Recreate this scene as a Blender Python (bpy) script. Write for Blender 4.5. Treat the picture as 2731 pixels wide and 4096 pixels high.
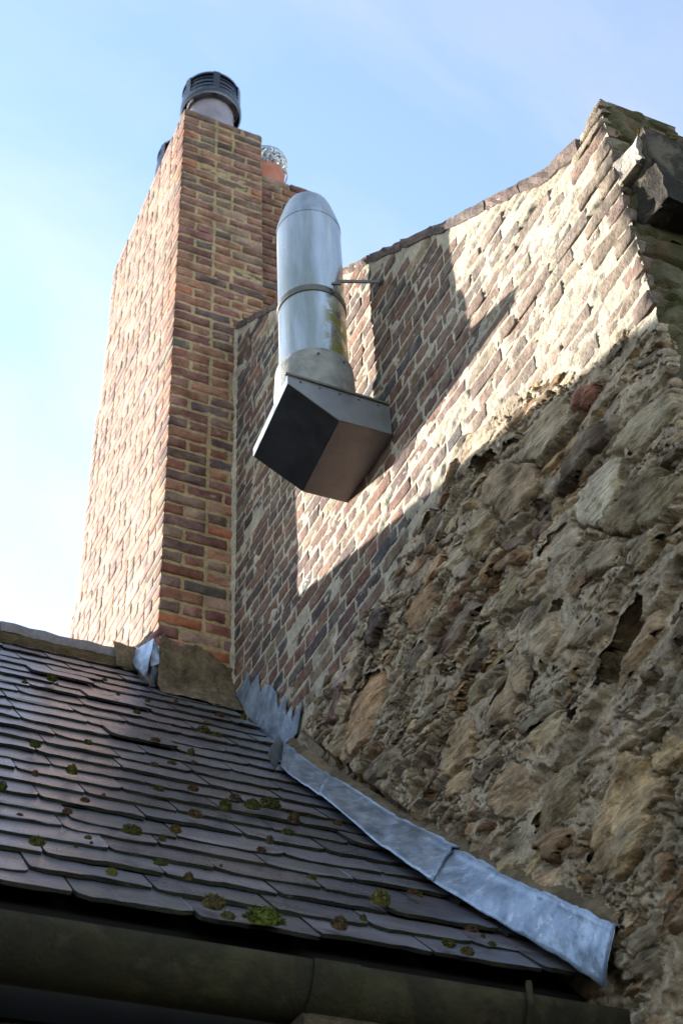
import bpy, math, random
import numpy as np
from mathutils import Vector, Matrix
random.seed(7); rng = np.random.default_rng(11)
S = bpy.context.scene
COL = S.collection
for o in list(bpy.data.objects): bpy.data.objects.remove(o)

# ------------------------------------------------------------------ camera
# world: X across the yard towards the tall gable wall, Y away from the viewer, Z up; the eye is the origin
RC = np.array([[0.90839, -0.416156, -0.040515], [0.248123, 0.61451, -0.748874], [0.336546, 0.670217, 0.661473]])
cam = bpy.data.cameras.new('camera'); camo = bpy.data.objects.new('camera', cam); COL.objects.link(camo)
cam.sensor_fit = 'VERTICAL'; cam.sensor_height = 36; cam.sensor_width = 24; cam.lens = 52.09
cam.clip_start = .05; cam.clip_end = 2000
r0, r1, r2 = RC
camo.matrix_world = Matrix(((r0[0], -r1[0], -r2[0], 0), (r0[1], -r1[1], -r2[1], 0), (r0[2], -r1[2], -r2[2], 0), (0, 0, 0, 1)))
cam.dof.use_dof = True; cam.dof.focus_distance = 4.6; cam.dof.aperture_fstop = 6.3
S.camera = camo

# ------------------------------------------------------------------ sun, sky, exposure
LDIR = Vector((.361, -.74, -.245)).normalized()          # direction the sunlight travels
SUN_EL = math.asin(-LDIR.z); SUN_AZ = math.atan2(-LDIR.x, -LDIR.y)
sun = bpy.data.lights.new('sun', 'SUN'); sun.energy = 5.0; sun.angle = math.radians(.55); sun.color = (1, .945, .87)
suno = bpy.data.objects.new('sun', sun); COL.objects.link(suno)
suno.rotation_euler = LDIR.to_track_quat('-Z', 'Y').to_euler()
W = bpy.data.worlds.new('World'); S.world = W; W.use_nodes = True
wt = W.node_tree; wt.nodes.clear()
def wn(t, **k):
    n = wt.nodes.new(t)
    for a, b in k.items(): setattr(n, a, b)
    return n
sky = wn('ShaderNodeTexSky', sky_type='NISHITA', sun_disc=False)
sky.sun_elevation = SUN_EL; sky.sun_rotation = SUN_AZ; sky.altitude = 100; sky.air_density = 1.0; sky.dust_density = .12; sky.ozone_density = 1.7
tc = wn('ShaderNodeTexCoord'); mp = wn('ShaderNodeMapping'); mp.inputs['Scale'].default_value = (1.2, 2.2, 1.6); mp.inputs['Rotation'].default_value = (.3, .5, .9)
nz = wn('ShaderNodeTexNoise'); nz.inputs['Scale'].default_value = 2.2; nz.inputs['Detail'].default_value = 7; nz.inputs['Roughness'].default_value = .55; nz.inputs['Distortion'].default_value = .4
mr = wn('ShaderNodeMapRange'); mr.inputs[1].default_value = .38; mr.inputs[2].default_value = .78; mr.inputs[3].default_value = .14; mr.inputs[4].default_value = .65
mixc = wn('ShaderNodeMix', data_type='RGBA')
lum = wn('ShaderNodeRGBToBW'); cmb = wn('ShaderNodeCombineColor')
scl = wn('ShaderNodeMix', data_type='RGBA', blend_type='MULTIPLY'); scl.inputs[0].default_value = 1; scl.inputs[7].default_value = (1.5, 1.55, 1.62, 1)
bg = wn('ShaderNodeBackground'); bg.inputs[1].default_value = .1; out = wn('ShaderNodeOutputWorld')
L = wt.links.new
L(tc.outputs['Generated'], mp.inputs[0]); L(mp.outputs[0], nz.inputs['Vector']); L(nz.outputs[0], mr.inputs[0])
L(sky.outputs[0], lum.inputs[0])
for i in range(3): L(lum.outputs[0], cmb.inputs[i])
L(cmb.outputs[0], scl.inputs[6]); L(sky.outputs[0], mixc.inputs[6]); L(scl.outputs[2], mixc.inputs[7]); L(mr.outputs[0], mixc.inputs[0])
L(mixc.outputs[2], bg.inputs[0]); L(bg.outputs[0], out.inputs[0])
S.view_settings.view_transform = 'Standard'; S.view_settings.look = 'None'; S.view_settings.gamma = 1
S.view_settings.exposure = 2.5
S.render.engine = 'CYCLES'

# ------------------------------------------------------------------ helpers
def vnoise(x, y, seed=0):
    xi = np.floor(x).astype(np.int64); yi = np.floor(y).astype(np.int64); fx = x - xi; fy = y - yi
    fx = fx * fx * fx * (fx * (fx * 6 - 15) + 10); fy = fy * fy * fy * (fy * (fy * 6 - 15) + 10)
    def hsh(a, b):
        n = (a * 374761393 + b * 668265263 + seed * 1442695041) & 0x7fffffff
        n = ((n ^ (n >> 13)) * 1274126177) & 0x7fffffff
        return ((n ^ (n >> 16)) & 0xffff) / 32767.5 - 1
    a = hsh(xi, yi); b = hsh(xi + 1, yi); c = hsh(xi, yi + 1); d = hsh(xi + 1, yi + 1)
    return (a * (1 - fx) + b * fx) * (1 - fy) + (c * (1 - fx) + d * fx) * fy
def fbm(x, y, octs=4, seed=0, gain=.5):
    s = 0; a = 1; t = 0
    x = np.asarray(x, float); y = np.asarray(y, float)
    for i in range(octs):
        s = s + a * vnoise(x * 2 ** i + 17.3 * i, y * 2 ** i + 9.1 * i, seed + i); t += a; a *= gain
    return s / t
def sstep(x): x = np.clip(x, 0, 1); return x * x * (3 - 2 * x)

def mesh_np(name, V, F, mat=None, smooth=False):
    V = np.asarray(V, np.float32); me = bpy.data.meshes.new(name)
    if isinstance(F, np.ndarray):
        n = F.shape[1]; me.vertices.add(len(V)); me.vertices.foreach_set('co', V.ravel())
        me.loops.add(F.size); me.loops.foreach_set('vertex_index', F.ravel().astype(np.int32))
        me.polygons.add(len(F)); me.polygons.foreach_set('loop_start', np.arange(0, F.size, n, dtype=np.int32))
        me.update(calc_edges=True)
    else:
        me.from_pydata([tuple(map(float, v)) for v in V], [], [list(map(int, f)) for f in F]); me.update()
    if smooth: me.polygons.foreach_set('use_smooth', np.ones(len(me.polygons), bool))
    if mat: me.materials.append(mat)
    return me
def link(name, data, parent=None, color=None, mw=None):
    o = bpy.data.objects.new(name, data); COL.objects.link(o)
    if parent: o.parent = parent
    if mw is not None: o.matrix_local = mw
    if color is not None: o.color = (*color, 1) if len(color) == 3 else color
    return o
def tag(o, label=None, cat=None, group=None, kind=None):
    for k, v in (('label', label), ('category', cat), ('group', group), ('kind', kind)):
        if v: o[k] = v
    return o
def thing(name, label, cat, group=None, loc=(0, 0, 0)):
    o = bpy.data.objects.new(name, None); COL.objects.link(o); o.location = loc; o.empty_display_size = .1
    return tag(o, label, cat, group)

class MB:                                                 # small mesh collector
    def __init__(s): s.v = []; s.f = []
    def add(s, v, f):
        b = len(s.v); s.v += [tuple(map(float, p)) for p in v]; s.f += [[i + b for i in q] for q in f]; return s
    def box(s, x0, x1, y0, y1, z0, z1):
        return s.add([(x, y, z) for x in (x0, x1) for y in (y0, y1) for z in (z0, z1)],
                     [(0, 1, 3, 2), (4, 6, 7, 5), (0, 4, 5, 1), (2, 3, 7, 6), (0, 2, 6, 4), (1, 5, 7, 3)])
    def lathe(s, prof, n=32, c=(0, 0, 0), a0=0, a1=2 * math.pi, wob=0):
        full = abs(a1 - a0 - 2 * math.pi) < 1e-6; m = n if full else n + 1
        vs = []
        for r, z in prof:
            for i in range(m):
                a = a0 + (a1 - a0) * i / n; k = 1 + wob * math.sin(3 * a + z * 40)
                vs.append((c[0] + r * k * math.cos(a), c[1] + r * k * math.sin(a), c[2] + z))
        fs = []
        for j in range(len(prof) - 1):
            for i in range(n):
                i2 = (i + 1) % m if full else i + 1
                fs.append((j * m + i, j * m + i2, (j + 1) * m + i2, (j + 1) * m + i))
        return s.add(vs, fs)
    def tube(s, pts, r, n=10, cap=True):
        pts = [Vector(p) for p in pts]; rings = []; vs = []; fs = []
        for i, p in enumerate(pts):
            t = (pts[min(i + 1, len(pts) - 1)] - pts[max(i - 1, 0)]).normalized()
            a = t.cross(Vector((0, 0, 1)) if abs(t.z) < .9 else Vector((1, 0, 0))).normalized(); b = t.cross(a)
            rr = r[i] if isinstance(r, (list, tuple)) else r
            for k in range(n):
                an = 2 * math.pi * k / n; vs.append(p + a * rr * math.cos(an) + b * rr * math.sin(an))
        for i in range(len(pts) - 1):
            for k in range(n):
                k2 = (k + 1) % n; fs.append((i * n + k, i * n + k2, (i + 1) * n + k2, (i + 1) * n + k))
        if cap: fs += [tuple(range(n))[::-1], tuple(range((len(pts) - 1) * n, len(pts) * n))]
        return s.add(vs, fs)
    def build(s, name, mat, parent=None, smooth=False, color=None):
        return link(name, mesh_np(name, s.v, s.f, mat, smooth), parent, color)

# ------------------------------------------------------------------ materials
class NT:
    def __init__(s, name):
        s.m = bpy.data.materials.new(name); s.m.use_nodes = True; s.t = s.m.node_tree; s.t.nodes.clear()
        s.o = s.t.nodes.new('ShaderNodeOutputMaterial'); s.b = s.t.nodes.new('ShaderNodeBsdfPrincipled')
        s.t.links.new(s.b.outputs[0], s.o.inputs[0]); s.g = s.t.nodes.new('ShaderNodeNewGeometry')
    def n(s, t, **k):
        x = s.t.nodes.new(t)
        for a, b in k.items(): setattr(x, a, b)
        return x
    def l(s, a, b): s.t.links.new(a, b)
    def set(s, sock, v):
        if hasattr(v, 'is_output'): s.l(v, sock)
        else: sock.default_value = (*v, 1) if isinstance(v, tuple) and len(v) == 3 and sock.type == 'RGBA' else v
    def noise(s, scale, detail=5, rough=.55, vec=None, stretch=None, dist=0):
        x = s.n('ShaderNodeTexNoise'); x.inputs['Scale'].default_value = scale; x.inputs['Detail'].default_value = detail
        x.inputs['Roughness'].default_value = rough; x.inputs['Distortion'].default_value = dist
        v = vec or s.g.outputs['Position']
        if stretch:
            m = s.n('ShaderNodeMapping'); m.inputs['Scale'].default_value = stretch; s.l(v, m.inputs[0]); v = m.outputs[0]
        s.l(v, x.inputs['Vector']); return x.outputs[0]
    def ramp(s, f, a, b, lo=0., hi=1.):
        x = s.n('ShaderNodeMapRange'); s.set(x.inputs[0], f)
        for i, v in ((1, a), (2, b), (3, lo), (4, hi)): x.inputs[i].default_value = v
        return x.outputs[0]
    def mix(s, f, a, b, blend='MIX'):
        x = s.n('ShaderNodeMix', data_type='RGBA', blend_type=blend)
        s.set(x.inputs[0], f); s.set(x.inputs[6], a); s.set(x.inputs[7], b); return x.outputs[2]
    def mul(s, a, b):
        x = s.n('ShaderNodeMath', operation='MULTIPLY'); s.set(x.inputs[0], a); s.set(x.inputs[1], b); return x.outputs[0]
    def grey(s, f):
        x = s.n('ShaderNodeCombineColor')
        for i in range(3): s.l(f, x.inputs[i])
        return x.outputs[0]
    def bump(s, h, strength=.5, dist=.01, nrm=None):
        x = s.n('ShaderNodeBump'); x.inputs['Strength'].default_value = strength; x.inputs['Distance'].default_value = dist
        s.l(h, x.inputs['Height'])
        if nrm: s.l(nrm, x.inputs['Normal'])
        return x.outputs[0]
    def fin(s, col, rough=.85, nrm=None, metal=0, spec=.3):
        s.set(s.b.inputs['Base Color'], col); s.set(s.b.inputs['Roughness'], rough); s.set(s.b.inputs['Metallic'], metal)
        s.b.inputs['Specular IOR Level'].default_value = spec
        if nrm: s.l(nrm, s.b.inputs['Normal'])
        return s.m

def masonry(name, tint='object', lime=0., limecol=(.5, .45, .37), limescale=7, soot=.35, moss=0., mosscol=(.05, .065, .012),
            var=.45, strata=None, bump=.6, bd=.012, pits=.5, scale=1., grain=.38, fleck=0.):
    t = NT(name)
    if tint == 'object': base = t.n('ShaderNodeObjectInfo').outputs['Color']
    elif tint == 'attr': base = t.n('ShaderNodeAttribute', attribute_name='tint').outputs['Color']
    else: base = tint
    n1 = t.noise(9 * scale, 6, .6); n2 = t.noise(55 * scale, 5, .65, stretch=strata)
    f = t.ramp(n1, .3, .7, 1 - var, 1 + var * .7)
    c = t.mix(1., base, t.grey(f), 'MULTIPLY')
    c = t.mix(1., c, t.grey(t.ramp(n2, .25, .75, 1 - grain, 1 + grain * .8)), 'MULTIPLY')
    if lime:
        n3 = t.noise(limescale, 8, .68, dist=.6); c = t.mix(t.mul(t.ramp(n3, .5, .62), lime), c, limecol)
    if soot:
        n4 = t.noise(13, 8, .75); c = t.mix(t.mul(t.ramp(n4, .56, .72), soot), c, (.035, .03, .025))
    if moss:
        n5 = t.noise(5, 8, .7); c = t.mix(t.mul(t.ramp(n5, .36, .6), moss), c, mosscol)
    vor = t.n('ShaderNodeTexVoronoi'); vor.inputs['Scale'].default_value = 70 * scale; t.l(t.g.outputs['Position'], vor.inputs['Vector'])
    pit = t.ramp(vor.outputs['Distance'], .05, .3)
    spot = t.mul(t.ramp(t.noise(20, 3), .5, .6), pits)
    c = t.mix(t.mul(t.ramp(vor.outputs['Distance'], .22, .05), spot), c, (.03, .025, .02))
    if fleck:
        c = t.mix(t.mul(t.mul(t.ramp(t.noise(75, 4, .7, stretch=(1, .6, 1.6)), .6, .68), t.ramp(t.noise(3.2, 4), .5, .64)), fleck), c, (.55, .55, .53))
    nb = t.bump(t.noise(38 * scale, 8, .7, stretch=strata), bump, bd)
    nb = t.bump(pit, .35 * bump, bd * .6, nb)
    nb = t.bump(t.noise(190 * scale, 3, .6), .45 * bump, bd * .4, nb)
    return t.fin(c, .92, nb, spec=.2)
def simple(name, col, rough=.6, metal=0, nscale=12, var=.25, bump=.2, bd=.004, spec=.4, stretch=None, dirt=0, dirtcol=(.03, .03, .025), dscale=6):
    t = NT(name); n1 = t.noise(nscale, 6, .6, stretch=stretch)
    c = t.mix(1., col, t.grey(t.ramp(n1, .3, .7, 1 - var, 1 + var)), 'MULTIPLY')
    if dirt: c = t.mix(t.mul(t.ramp(t.noise(dscale, 8, .7, dist=.5), .48, .68), dirt), c, dirtcol)
    r = t.ramp(t.noise(nscale * 2, 4), .3, .7, max(.05, rough - .1), min(1., rough + .12))
    return t.fin(c, r, t.bump(t.noise(nscale * 6, 5), bump, bd), metal, spec)

M = {}
M['wall_brick'] = masonry('weathered_brick', lime=.3, limecol=(.28, .235, .175), limescale=13, soot=.6, bump=1., pits=1., grain=.5)
M['wall_brick_a'] = masonry('weathered_brick_far', tint='attr', lime=.3, limecol=(.28, .235, .175), limescale=13, soot=.6, bump=1., pits=1., grain=.5)
M['side_brick'] = masonry('sunlit_tint_side_brick', lime=.3, limecol=(.34, .27, .22), limescale=12, soot=.45, bump=.6)  # paler smears than on the front: sun glare painted into the side bricks
M['side_brick_a'] = masonry('sunlit_tint_side_brick_far', tint='attr', lime=.3, limecol=(.34, .27, .22), limescale=12, soot=.45, bump=.6)
M['wall_mortar'] = masonry('pale_lime_mortar', tint=(.33, .285, .21), lime=.0, soot=.5, var=.3, bump=.8)
M['ch_brick'] = masonry('chimney_brick', lime=.3, limecol=(.27, .2, .145), limescale=9, soot=.45, bump=.5)
M['ch_brick_a'] = masonry('chimney_brick_far', tint='attr', lime=.3, limecol=(.27, .2, .145), limescale=9, soot=.45, bump=.5)
M['ch_mortar'] = masonry('sandy_mortar', tint=(.29, .215, .115), var=.3, soot=.25, bump=.5)
M['stone'] = masonry('rubble_stone', lime=.45, limecol=(.5, .42, .29), limescale=6, soot=.45, var=.6, strata=(1, .3, 2.2), bump=1.2, bd=.02, pits=1., grain=.65, fleck=.8)
M['stone_a'] = masonry('rubble_stone_small', tint='attr', lime=.45, limecol=(.5, .42, .29), limescale=6, soot=.45, var=.6, strata=(1, .3, 2.2), bump=1.2, bd=.02, pits=1., grain=.65, fleck=.8)
M['rub_mortar'] = masonry('rubble_mortar', tint=(.43, .335, .225), lime=.45, limecol=(.56, .46, .32), soot=.42, var=.55, bump=1.2, bd=.02, pits=1., grain=.6, fleck=.8)
M['moss_stone'] = masonry('mossy_stone', lime=.1, soot=.5, moss=.8, mosscol=(.035, .043, .009), strata=(.6, 1, 2), bump=1.)
M['moss_stone_a'] = masonry('mossy_stone_small', tint='attr', lime=.1, soot=.5, moss=.8, mosscol=(.035, .043, .009), strata=(.6, 1, 2), bump=1.)
M['coping'] = masonry('coping_stone', lime=.3, limecol=(.3, .24, .17), soot=.5, var=.5, bump=1.2, bd=.014)
M['cement'] = masonry('grey_cement', tint=(.105, .078, .045), lime=.45, limecol=(.2, .15, .085), soot=.7, var=.5, bump=.9, grain=.5)
M['core'] = masonry('wall_core', tint=(.25, .2, .14))

# ------------------------------------------------------------------ masonry geometry
XW, XC, YC, YCOR = 1.976, 1.615, 5.10, 1.98
K = .955; TH = math.atan(K)
def roof_z(y): return 4.05 + K * (y - 5.46)
TOPL = [(1.9, 3.99), (1.985, 4.0), (2.08, 3.975), (2.3, 4.06), (2.948, 4.551), (3.588, 5.076), (5.1, 6.24), (5.6, 6.63)]
TY, TZ = np.array(TOPL).T
def wall_top(y): return np.interp(y, TY, TZ)
def cop_th(y): return np.interp(y, [2., 2.6, 5.], [.08, .062, .048])
BY = [1.9, 1.98, 2.2, 2.41, 2.63, 3.01, 3.21, 3.75, 3.94, 4.36, 4.46, 4.5]
BZ = [3.0, 3.0, 3.07, 3.16, 3.31, 3.45, 3.38, 3.26, 3.20, 3.12, 2.7, 2.0]
def rub_top(y): return np.interp(y, BY, BZ)

def grid_quads(nu, nv, keep=None):
    a = np.arange(nu * nv).reshape(nu, nv)
    q = np.stack([a[:-1, :-1], a[1:, :-1], a[1:, 1:], a[:-1, 1:]], -1).reshape(-1, 4)
    if keep is not None: q = q[keep.reshape(-1)]
    return q
def compact(V, F):
    u, inv = np.unique(F, return_inverse=True); return V[u], inv.reshape(F.shape)

PAL = dict(ochre=(.35, .25, .145), purple=(.17, .095, .095), lilac=(.27, .235, .26), navy=(.085, .08, .09), buff=(.37, .31, .205), dark=(.11, .098, .088),
           pinktan=(.33, .23, .15), grey=(.2, .185, .15), olive=(.19, .175, .115), pale=(.43, .375, .265), brown=(.2, .13, .075), tan=(.33, .275, .19),
           purpledark=(.12, .085, .08), rust=(.23, .13, .08), orange=(.33, .22, .11), slate=(.145, .14, .115), greybuff=(.3, .265, .2), mossdark=(.08, .075, .03),
           greypale=(.3, .28, .23), redbrick=(.2, .1, .085), purplebrown=(.13, .1, .085), white=(.68, .66, .57), greywhite=(.3, .285, .235),
           greenbrown=(.175, .155, .1), greybrown=(.2, .175, .13), darkbrown=(.1, .075, .05), tangrey=(.29, .25, .175), sand=(.38, .3, .18))
SEEDS=[(3.77,2.843,-0.128,0.106,-0.099,-0.08,"ochre",0.004),(4.05,3.048,-0.11,0.027,-0.048,-0.044,"purple",0.02),(4.003,3.131,-0.09,0.019,-0.03,-0.029,"lilac",0.018),
(3.699,3.131,-0.103,0.029,-0.06,-0.061,"navy",0.03),(4.015,2.884,-0.07,0.032,-0.047,-0.039,"buff",0.02),(3.427,2.801,-0.108,0.028,-0.051,-0.052,"dark",0.015),
(3.329,2.954,-0.088,0.046,-0.066,-0.066,"pinktan",0.02),(3.825,2.676,-0.071,0.01,-0.023,-0.022,"grey",0.02),(3.644,2.549,-0.076,0.014,-0.036,-0.035,"olive",0.02),
(3.863,2.654,-0.062,0.003,-0.025,-0.025,"pale",0.02),(4.05,2.817,-0.057,0.003,-0.028,-0.027,"brown",0.01),(2.882,2.326,-0.1,0.054,-0.058,-0.055,"tan",0.03),
(3.148,2.309,-0.069,0.103,-0.081,-0.057,"tan",0.025),(3.115,2.722,-0.116,0.037,-0.039,-0.043,"purpledark",0.02),(3.144,2.842,-0.091,0.008,-0.018,-0.022,"rust",0.03),
(2.799,2.624,-0.085,0.019,-0.046,-0.057,"pale",0.045),(2.936,2.484,-0.14,-0.009,-0.021,-0.031,"orange",-0.005),(2.658,2.367,-0.063,0.038,-0.045,-0.046,"tan",0.035),
(2.807,2.537,-0.059,0.009,-0.019,-0.025,"dark",0.02),(2.728,2.167,-0.099,0.007,-0.022,-0.028,"slate",0.02),(2.694,2.077,-0.09,0.023,-0.045,-0.05,"tan",0.035),
(2.642,2.25,-0.052,0.002,-0.015,-0.021,"rust",0.02),(2.6,2.452,-0.04,0.017,-0.023,-0.027,"brown",-0.035),(2.913,2.738,-0.043,0.006,-0.026,-0.033,"orange",-0.035),
(3.029,2.427,-0.051,0.018,-0.022,-0.022,"olive",0.025),(2.799,2.071,-0.052,0,-0.029,-0.039,"tan",0.02),(2.763,2.294,-0.037,0.038,-0.015,-0.013,"brown",-0.04),
(3.029,2.555,-0.055,0.032,-0.025,-0.024,"dark",0.03),(3.248,2.411,-0.041,0.01,-0.013,-0.013,"dark",0.02),(3.108,2.474,-0.051,0.011,-0.018,-0.02,"orange",-0.04),
(3.166,2.613,-0.036,-0.003,-0.016,-0.022,"olive",-0.03),(3.034,2.631,-0.068,0.027,-0.025,-0.027,"mossdark",-0.03),(2.746,2.987,-0.113,0.049,-0.089,-0.111,"greybuff",0.05),
(2.927,2.963,-0.078,0.064,-0.063,-0.066,"greybuff",0.035),(2.891,3.236,-0.101,-0.011,-0.035,-0.058,"mossdark",-0.05),(3.069,2.952,-0.083,0.008,-0.056,-0.072,"greypale",0.02),
(3.2,3.255,-0.116,0.018,-0.027,-0.034,"dark",0.012),(3.064,3.13,-0.12,-0.004,-0.026,-0.038,"pale",0.025),(2.787,2.782,-0.069,-0.016,-0.019,-0.037,"purpledark",0.06),
(2.653,2.769,-0.054,-0.01,-0.019,-0.036,"purpledark",0.03),(3.253,3.041,-0.089,0.012,-0.032,-0.039,"pinktan",0.02),(3.306,3.317,-0.053,0.017,-0.015,-0.018,"dark",-0.015),
(3.144,3.294,-0.038,0.029,-0.023,-0.025,"redbrick",0.012),(2.934,3.175,-0.045,0,-0.022,-0.032,"buff",0.02),(2.988,3.281,-0.033,0.011,-0.022,-0.028,"dark",0.015),
(2.721,3.186,-0.087,-0.041,-0.015,-0.042,"grey",0.015),(2.335,2.638,-0.109,0.032,-0.047,-0.068,"white",0.016),(2.553,2.626,-0.083,0.019,-0.035,-0.048,"white",0.014),
(2.375,2.801,-0.177,0,-0.026,-0.045,"purplebrown",0.06),(2.504,2.811,-0.06,0.017,-0.019,-0.027,"purplebrown",0.045),(2.328,2.986,-0.061,0.005,-0.018,-0.032,"redbrick",0.05),
(2.253,2.726,-0.033,-0.001,-0.015,-0.028,"brown",-0.005),(2.536,3.053,-0.132,0.015,-0.046,-0.072,"greybuff",0.03),(2.108,2.672,-0.152,-0.002,-0.03,-0.06,"greywhite",0.035),
(2.219,2.482,-0.135,0.054,-0.052,-0.072,"greenbrown",0.05),(2.099,2.401,-0.08,0.036,-0.037,-0.051,"greenbrown",0.045),(2.352,2.429,-0.101,0.034,-0.038,-0.051,"greybrown",0.045),
(2.552,2.748,-0.039,0.031,-0.026,-0.029,"tan",0.02),(2.193,2.324,-0.082,0.025,-0.032,-0.045,"greybrown",0.035),(2.361,2.156,-0.123,0.057,-0.048,-0.055,"darkbrown",-0.06),
(2.306,2.075,-0.127,0.038,-0.023,-0.03,"tangrey",0.045),(2.457,1.715,-0.13,0.106,-0.114,-0.091,"sand",0.03),(2.483,2.276,-0.084,0.012,-0.023,-0.032,"olive",0.02),
(2.481,2.422,-0.045,0.019,-0.022,-0.027,"brown",0.02),(2.365,2.245,-0.026,0.002,-0.011,-0.017,"brown",-0.03),(2.563,2.188,-0.048,0.053,-0.026,-0.022,"tan",0.03),
(2.584,2.054,-0.042,0.017,-0.016,-0.017,"darkbrown",-0.05),(2.883,2.008,-0.1,0.057,-0.074,-0.063,"tan",0.025),(2.708,1.878,-0.093,0.051,-0.069,-0.06,"tan",0.025),
(2.751,1.808,-0.068,0.019,-0.044,-0.044,"brown",0.02),(2.944,1.899,-0.069,0.002,-0.027,-0.034,"brown",0.02),(3.162,2.216,-0.085,0.032,-0.057,-0.052,"tan",0.025),
(3.347,2.271,-0.05,0.039,-0.037,-0.028,"ochre",-0.035),(3.008,2.166,-0.076,0.008,-0.024,-0.028,"slate",0.02),(2.447,1.43,-0.072,0.024,-0.044,-0.043,"greybrown",0.03),
(2.479,1.475,-0.032,0.017,-0.019,-0.016,"ochre",-0.02),(2.348,1.538,-0.04,0.015,-0.022,-0.022,"brown",0.03),(3.148,2.046,-0.043,0.003,-0.032,-0.036,"pinktan",0.02),
(2.441,1.351,-0.072,0.013,-0.036,-0.043,"greybrown",0.03),(2.558,1.413,-0.039,0.018,-0.032,-0.027,"grey",0.02),(2.485,1.957,-0.03,0.001,-0.018,-0.027,"tan",0.03)]


def stone_field(parent, seeds, U, V, base, world, mats, fill, sid0=0, joint=.06, keepf=None, warp=1., rough=1., flip=False, mlift=.0, tint=1.16, strat=None, relief=1., keepn=300):
    """height field of single stones bedded in mortar; every stone becomes one object, the mortar another"""
    nu, nv = U.shape; du = U[1, 0] - U[0, 0]; dv = V[0, 1] - V[0, 0]
    wu = U + warp * (.03 * fbm(U * 5, V * 5, 3, sid0 + 3) + .013 * fbm(U * 22, V * 22, 3, sid0 + 5))
    wv = V + warp * (.026 * fbm(U * 5, V * 5, 3, sid0 + 13) + .013 * fbm(U * 20, V * 24, 3, sid0 + 15))
    F1 = np.full(U.shape, 9.); F2 = np.full(U.shape, 9.); ID = np.full(U.shape, -1)
    Ms = []
    def dist(s, uu, vv):
        Mi = np.linalg.inv(np.array([[s[2], s[4]], [s[3], s[5]]]))
        a = Mi[0, 0] * (uu - s[0]) + Mi[0, 1] * (vv - s[1]); b = Mi[1, 0] * (uu - s[0]) + Mi[1, 1] * (vv - s[1])
        kk_ = .86 if s[6] in ('white', 'sand', 'darkbrown') else 1.
        d = kk_ * (np.abs(a) ** 3.2 + np.abs(b) ** 3.2) ** (1 / 3.2)
        hr = random.Random(int(s[0] * 7919 + s[1] * 104729))
        for k in range(5):
            an = hr.uniform(0, 6.283); d = np.maximum(d, (a * math.cos(an) + b * math.sin(an)) / hr.uniform(.72, 1.1))
        return d
    seeds = list(seeds); hard = len(seeds)
    MI = [np.linalg.inv(np.array([[s[2], s[4]], [s[3], s[5]]])) for s in seeds]; CX = [(s[0], s[1]) for s in seeds]; arrM = np.array(MI); arrC = np.array(CX)
    for (cu, cv, a, b, col, h, ang) in fill:
        dd = np.array([cu, cv]) - arrC; w_ = np.abs(np.einsum('nij,nj->ni', arrM, dd)); d = float(((w_ ** 3).sum(1) ** (1 / 3)).min())
        if d < 1.04: continue
        k = min(1., max(.4, (d - 1) * 1.5))
        s = (cu, cv, a * k * math.cos(ang), a * k * math.sin(ang), -b * k * math.sin(ang), b * k * math.cos(ang), col, h)
        seeds.append(s); arrM = np.concatenate([arrM, np.linalg.inv(np.array([[s[2], s[4]], [s[3], s[5]]]))[None]]); arrC = np.concatenate([arrC, [[cu, cv]]])
    u0, v0 = U[0, 0], V[0, 0]
    for i, s in enumerate(seeds):
        ru = (abs(s[2]) + abs(s[4])) * 1.5 + .08; rv = (abs(s[3]) + abs(s[5])) * 1.5 + .08
        i0, i1 = max(0, int((s[0] - ru - u0) / du)), min(nu, int((s[0] + ru - u0) / du) + 1); j0, j1 = max(0, int((s[1] - rv - v0) / dv)), min(nv, int((s[1] + rv - v0) / dv) + 1)
        if i1 - i0 < 2 or j1 - j0 < 2: continue
        sl = (slice(i0, i1), slice(j0, j1)); d = dist(s, wu[sl], wv[sl])
        f1 = F1[sl]; f2 = F2[sl]; idd = ID[sl]
        better = d < f1
        f2[:] = np.where(better, f1, np.minimum(f2, d)); idd[:] = np.where(better, i, idd); f1[:] = np.where(better, d, f1)
    size = np.array([min(math.hypot(s[2], s[3]), math.hypot(s[4], s[5])) for s in seeds] + [.05])
    e = np.minimum(1 - F1, (F2 - F1) * .6 - joint) * size[ID]
    mask = (e > 0) & (ID >= 0)
    mort = base + .008 * fbm(U * 6, V * 9, 4, sid0 + 31, .55) + .004 * fbm(U * 30, V * 44, 3, sid0 + 41, .65)
    # mortar is washed out between stones in places
    mort = mort + mlift - .03 * sstep((fbm(U * 4.1, V * 6.1, 4, sid0 + 51, .6) - .16) * 4)
    mort = mort - .032 * sstep(1 - np.abs(e) / .014) * (e <= 0) * sstep((fbm(U * 3, V * 5, 3, sid0 + 57) + .22) * 3)
    hh = np.array([s[7] for s in seeds] + [0.])[ID]
    AI = np.concatenate([np.array([np.linalg.inv(np.array([[s[2], s[4]], [s[3], s[5]]])) for s in seeds]), np.zeros((1, 2, 2))])[ID]
    tu = rng.normal(0, .05, len(seeds) + 1)[ID]; tv = rng.normal(0, .07, len(seeds) + 1)[ID]
    cu = np.array([s[0] for s in seeds] + [0.])[ID]; cv = np.array([s[1] for s in seeds] + [0.])[ID]
    so = ID * 3.7
    la = AI[..., 0, 0] * (U - cu) + AI[..., 0, 1] * (V - cv); lb = AI[..., 1, 0] * (U - cu) + AI[..., 1, 1] * (V - cv); facet = 0
    for k in range(3):
        an = rng.uniform(0, 6.283, len(seeds) + 1)[ID]; cc = rng.uniform(.1, .75, len(seeds) + 1)[ID]; sl = rng.uniform(.1, .5, len(seeds) + 1)[ID]
        facet = facet - np.maximum(0, la * np.cos(an) + lb * np.sin(an) - cc) * sl * .6 * size[ID]
    facet = np.where(hh > 0, facet, 0)
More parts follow.
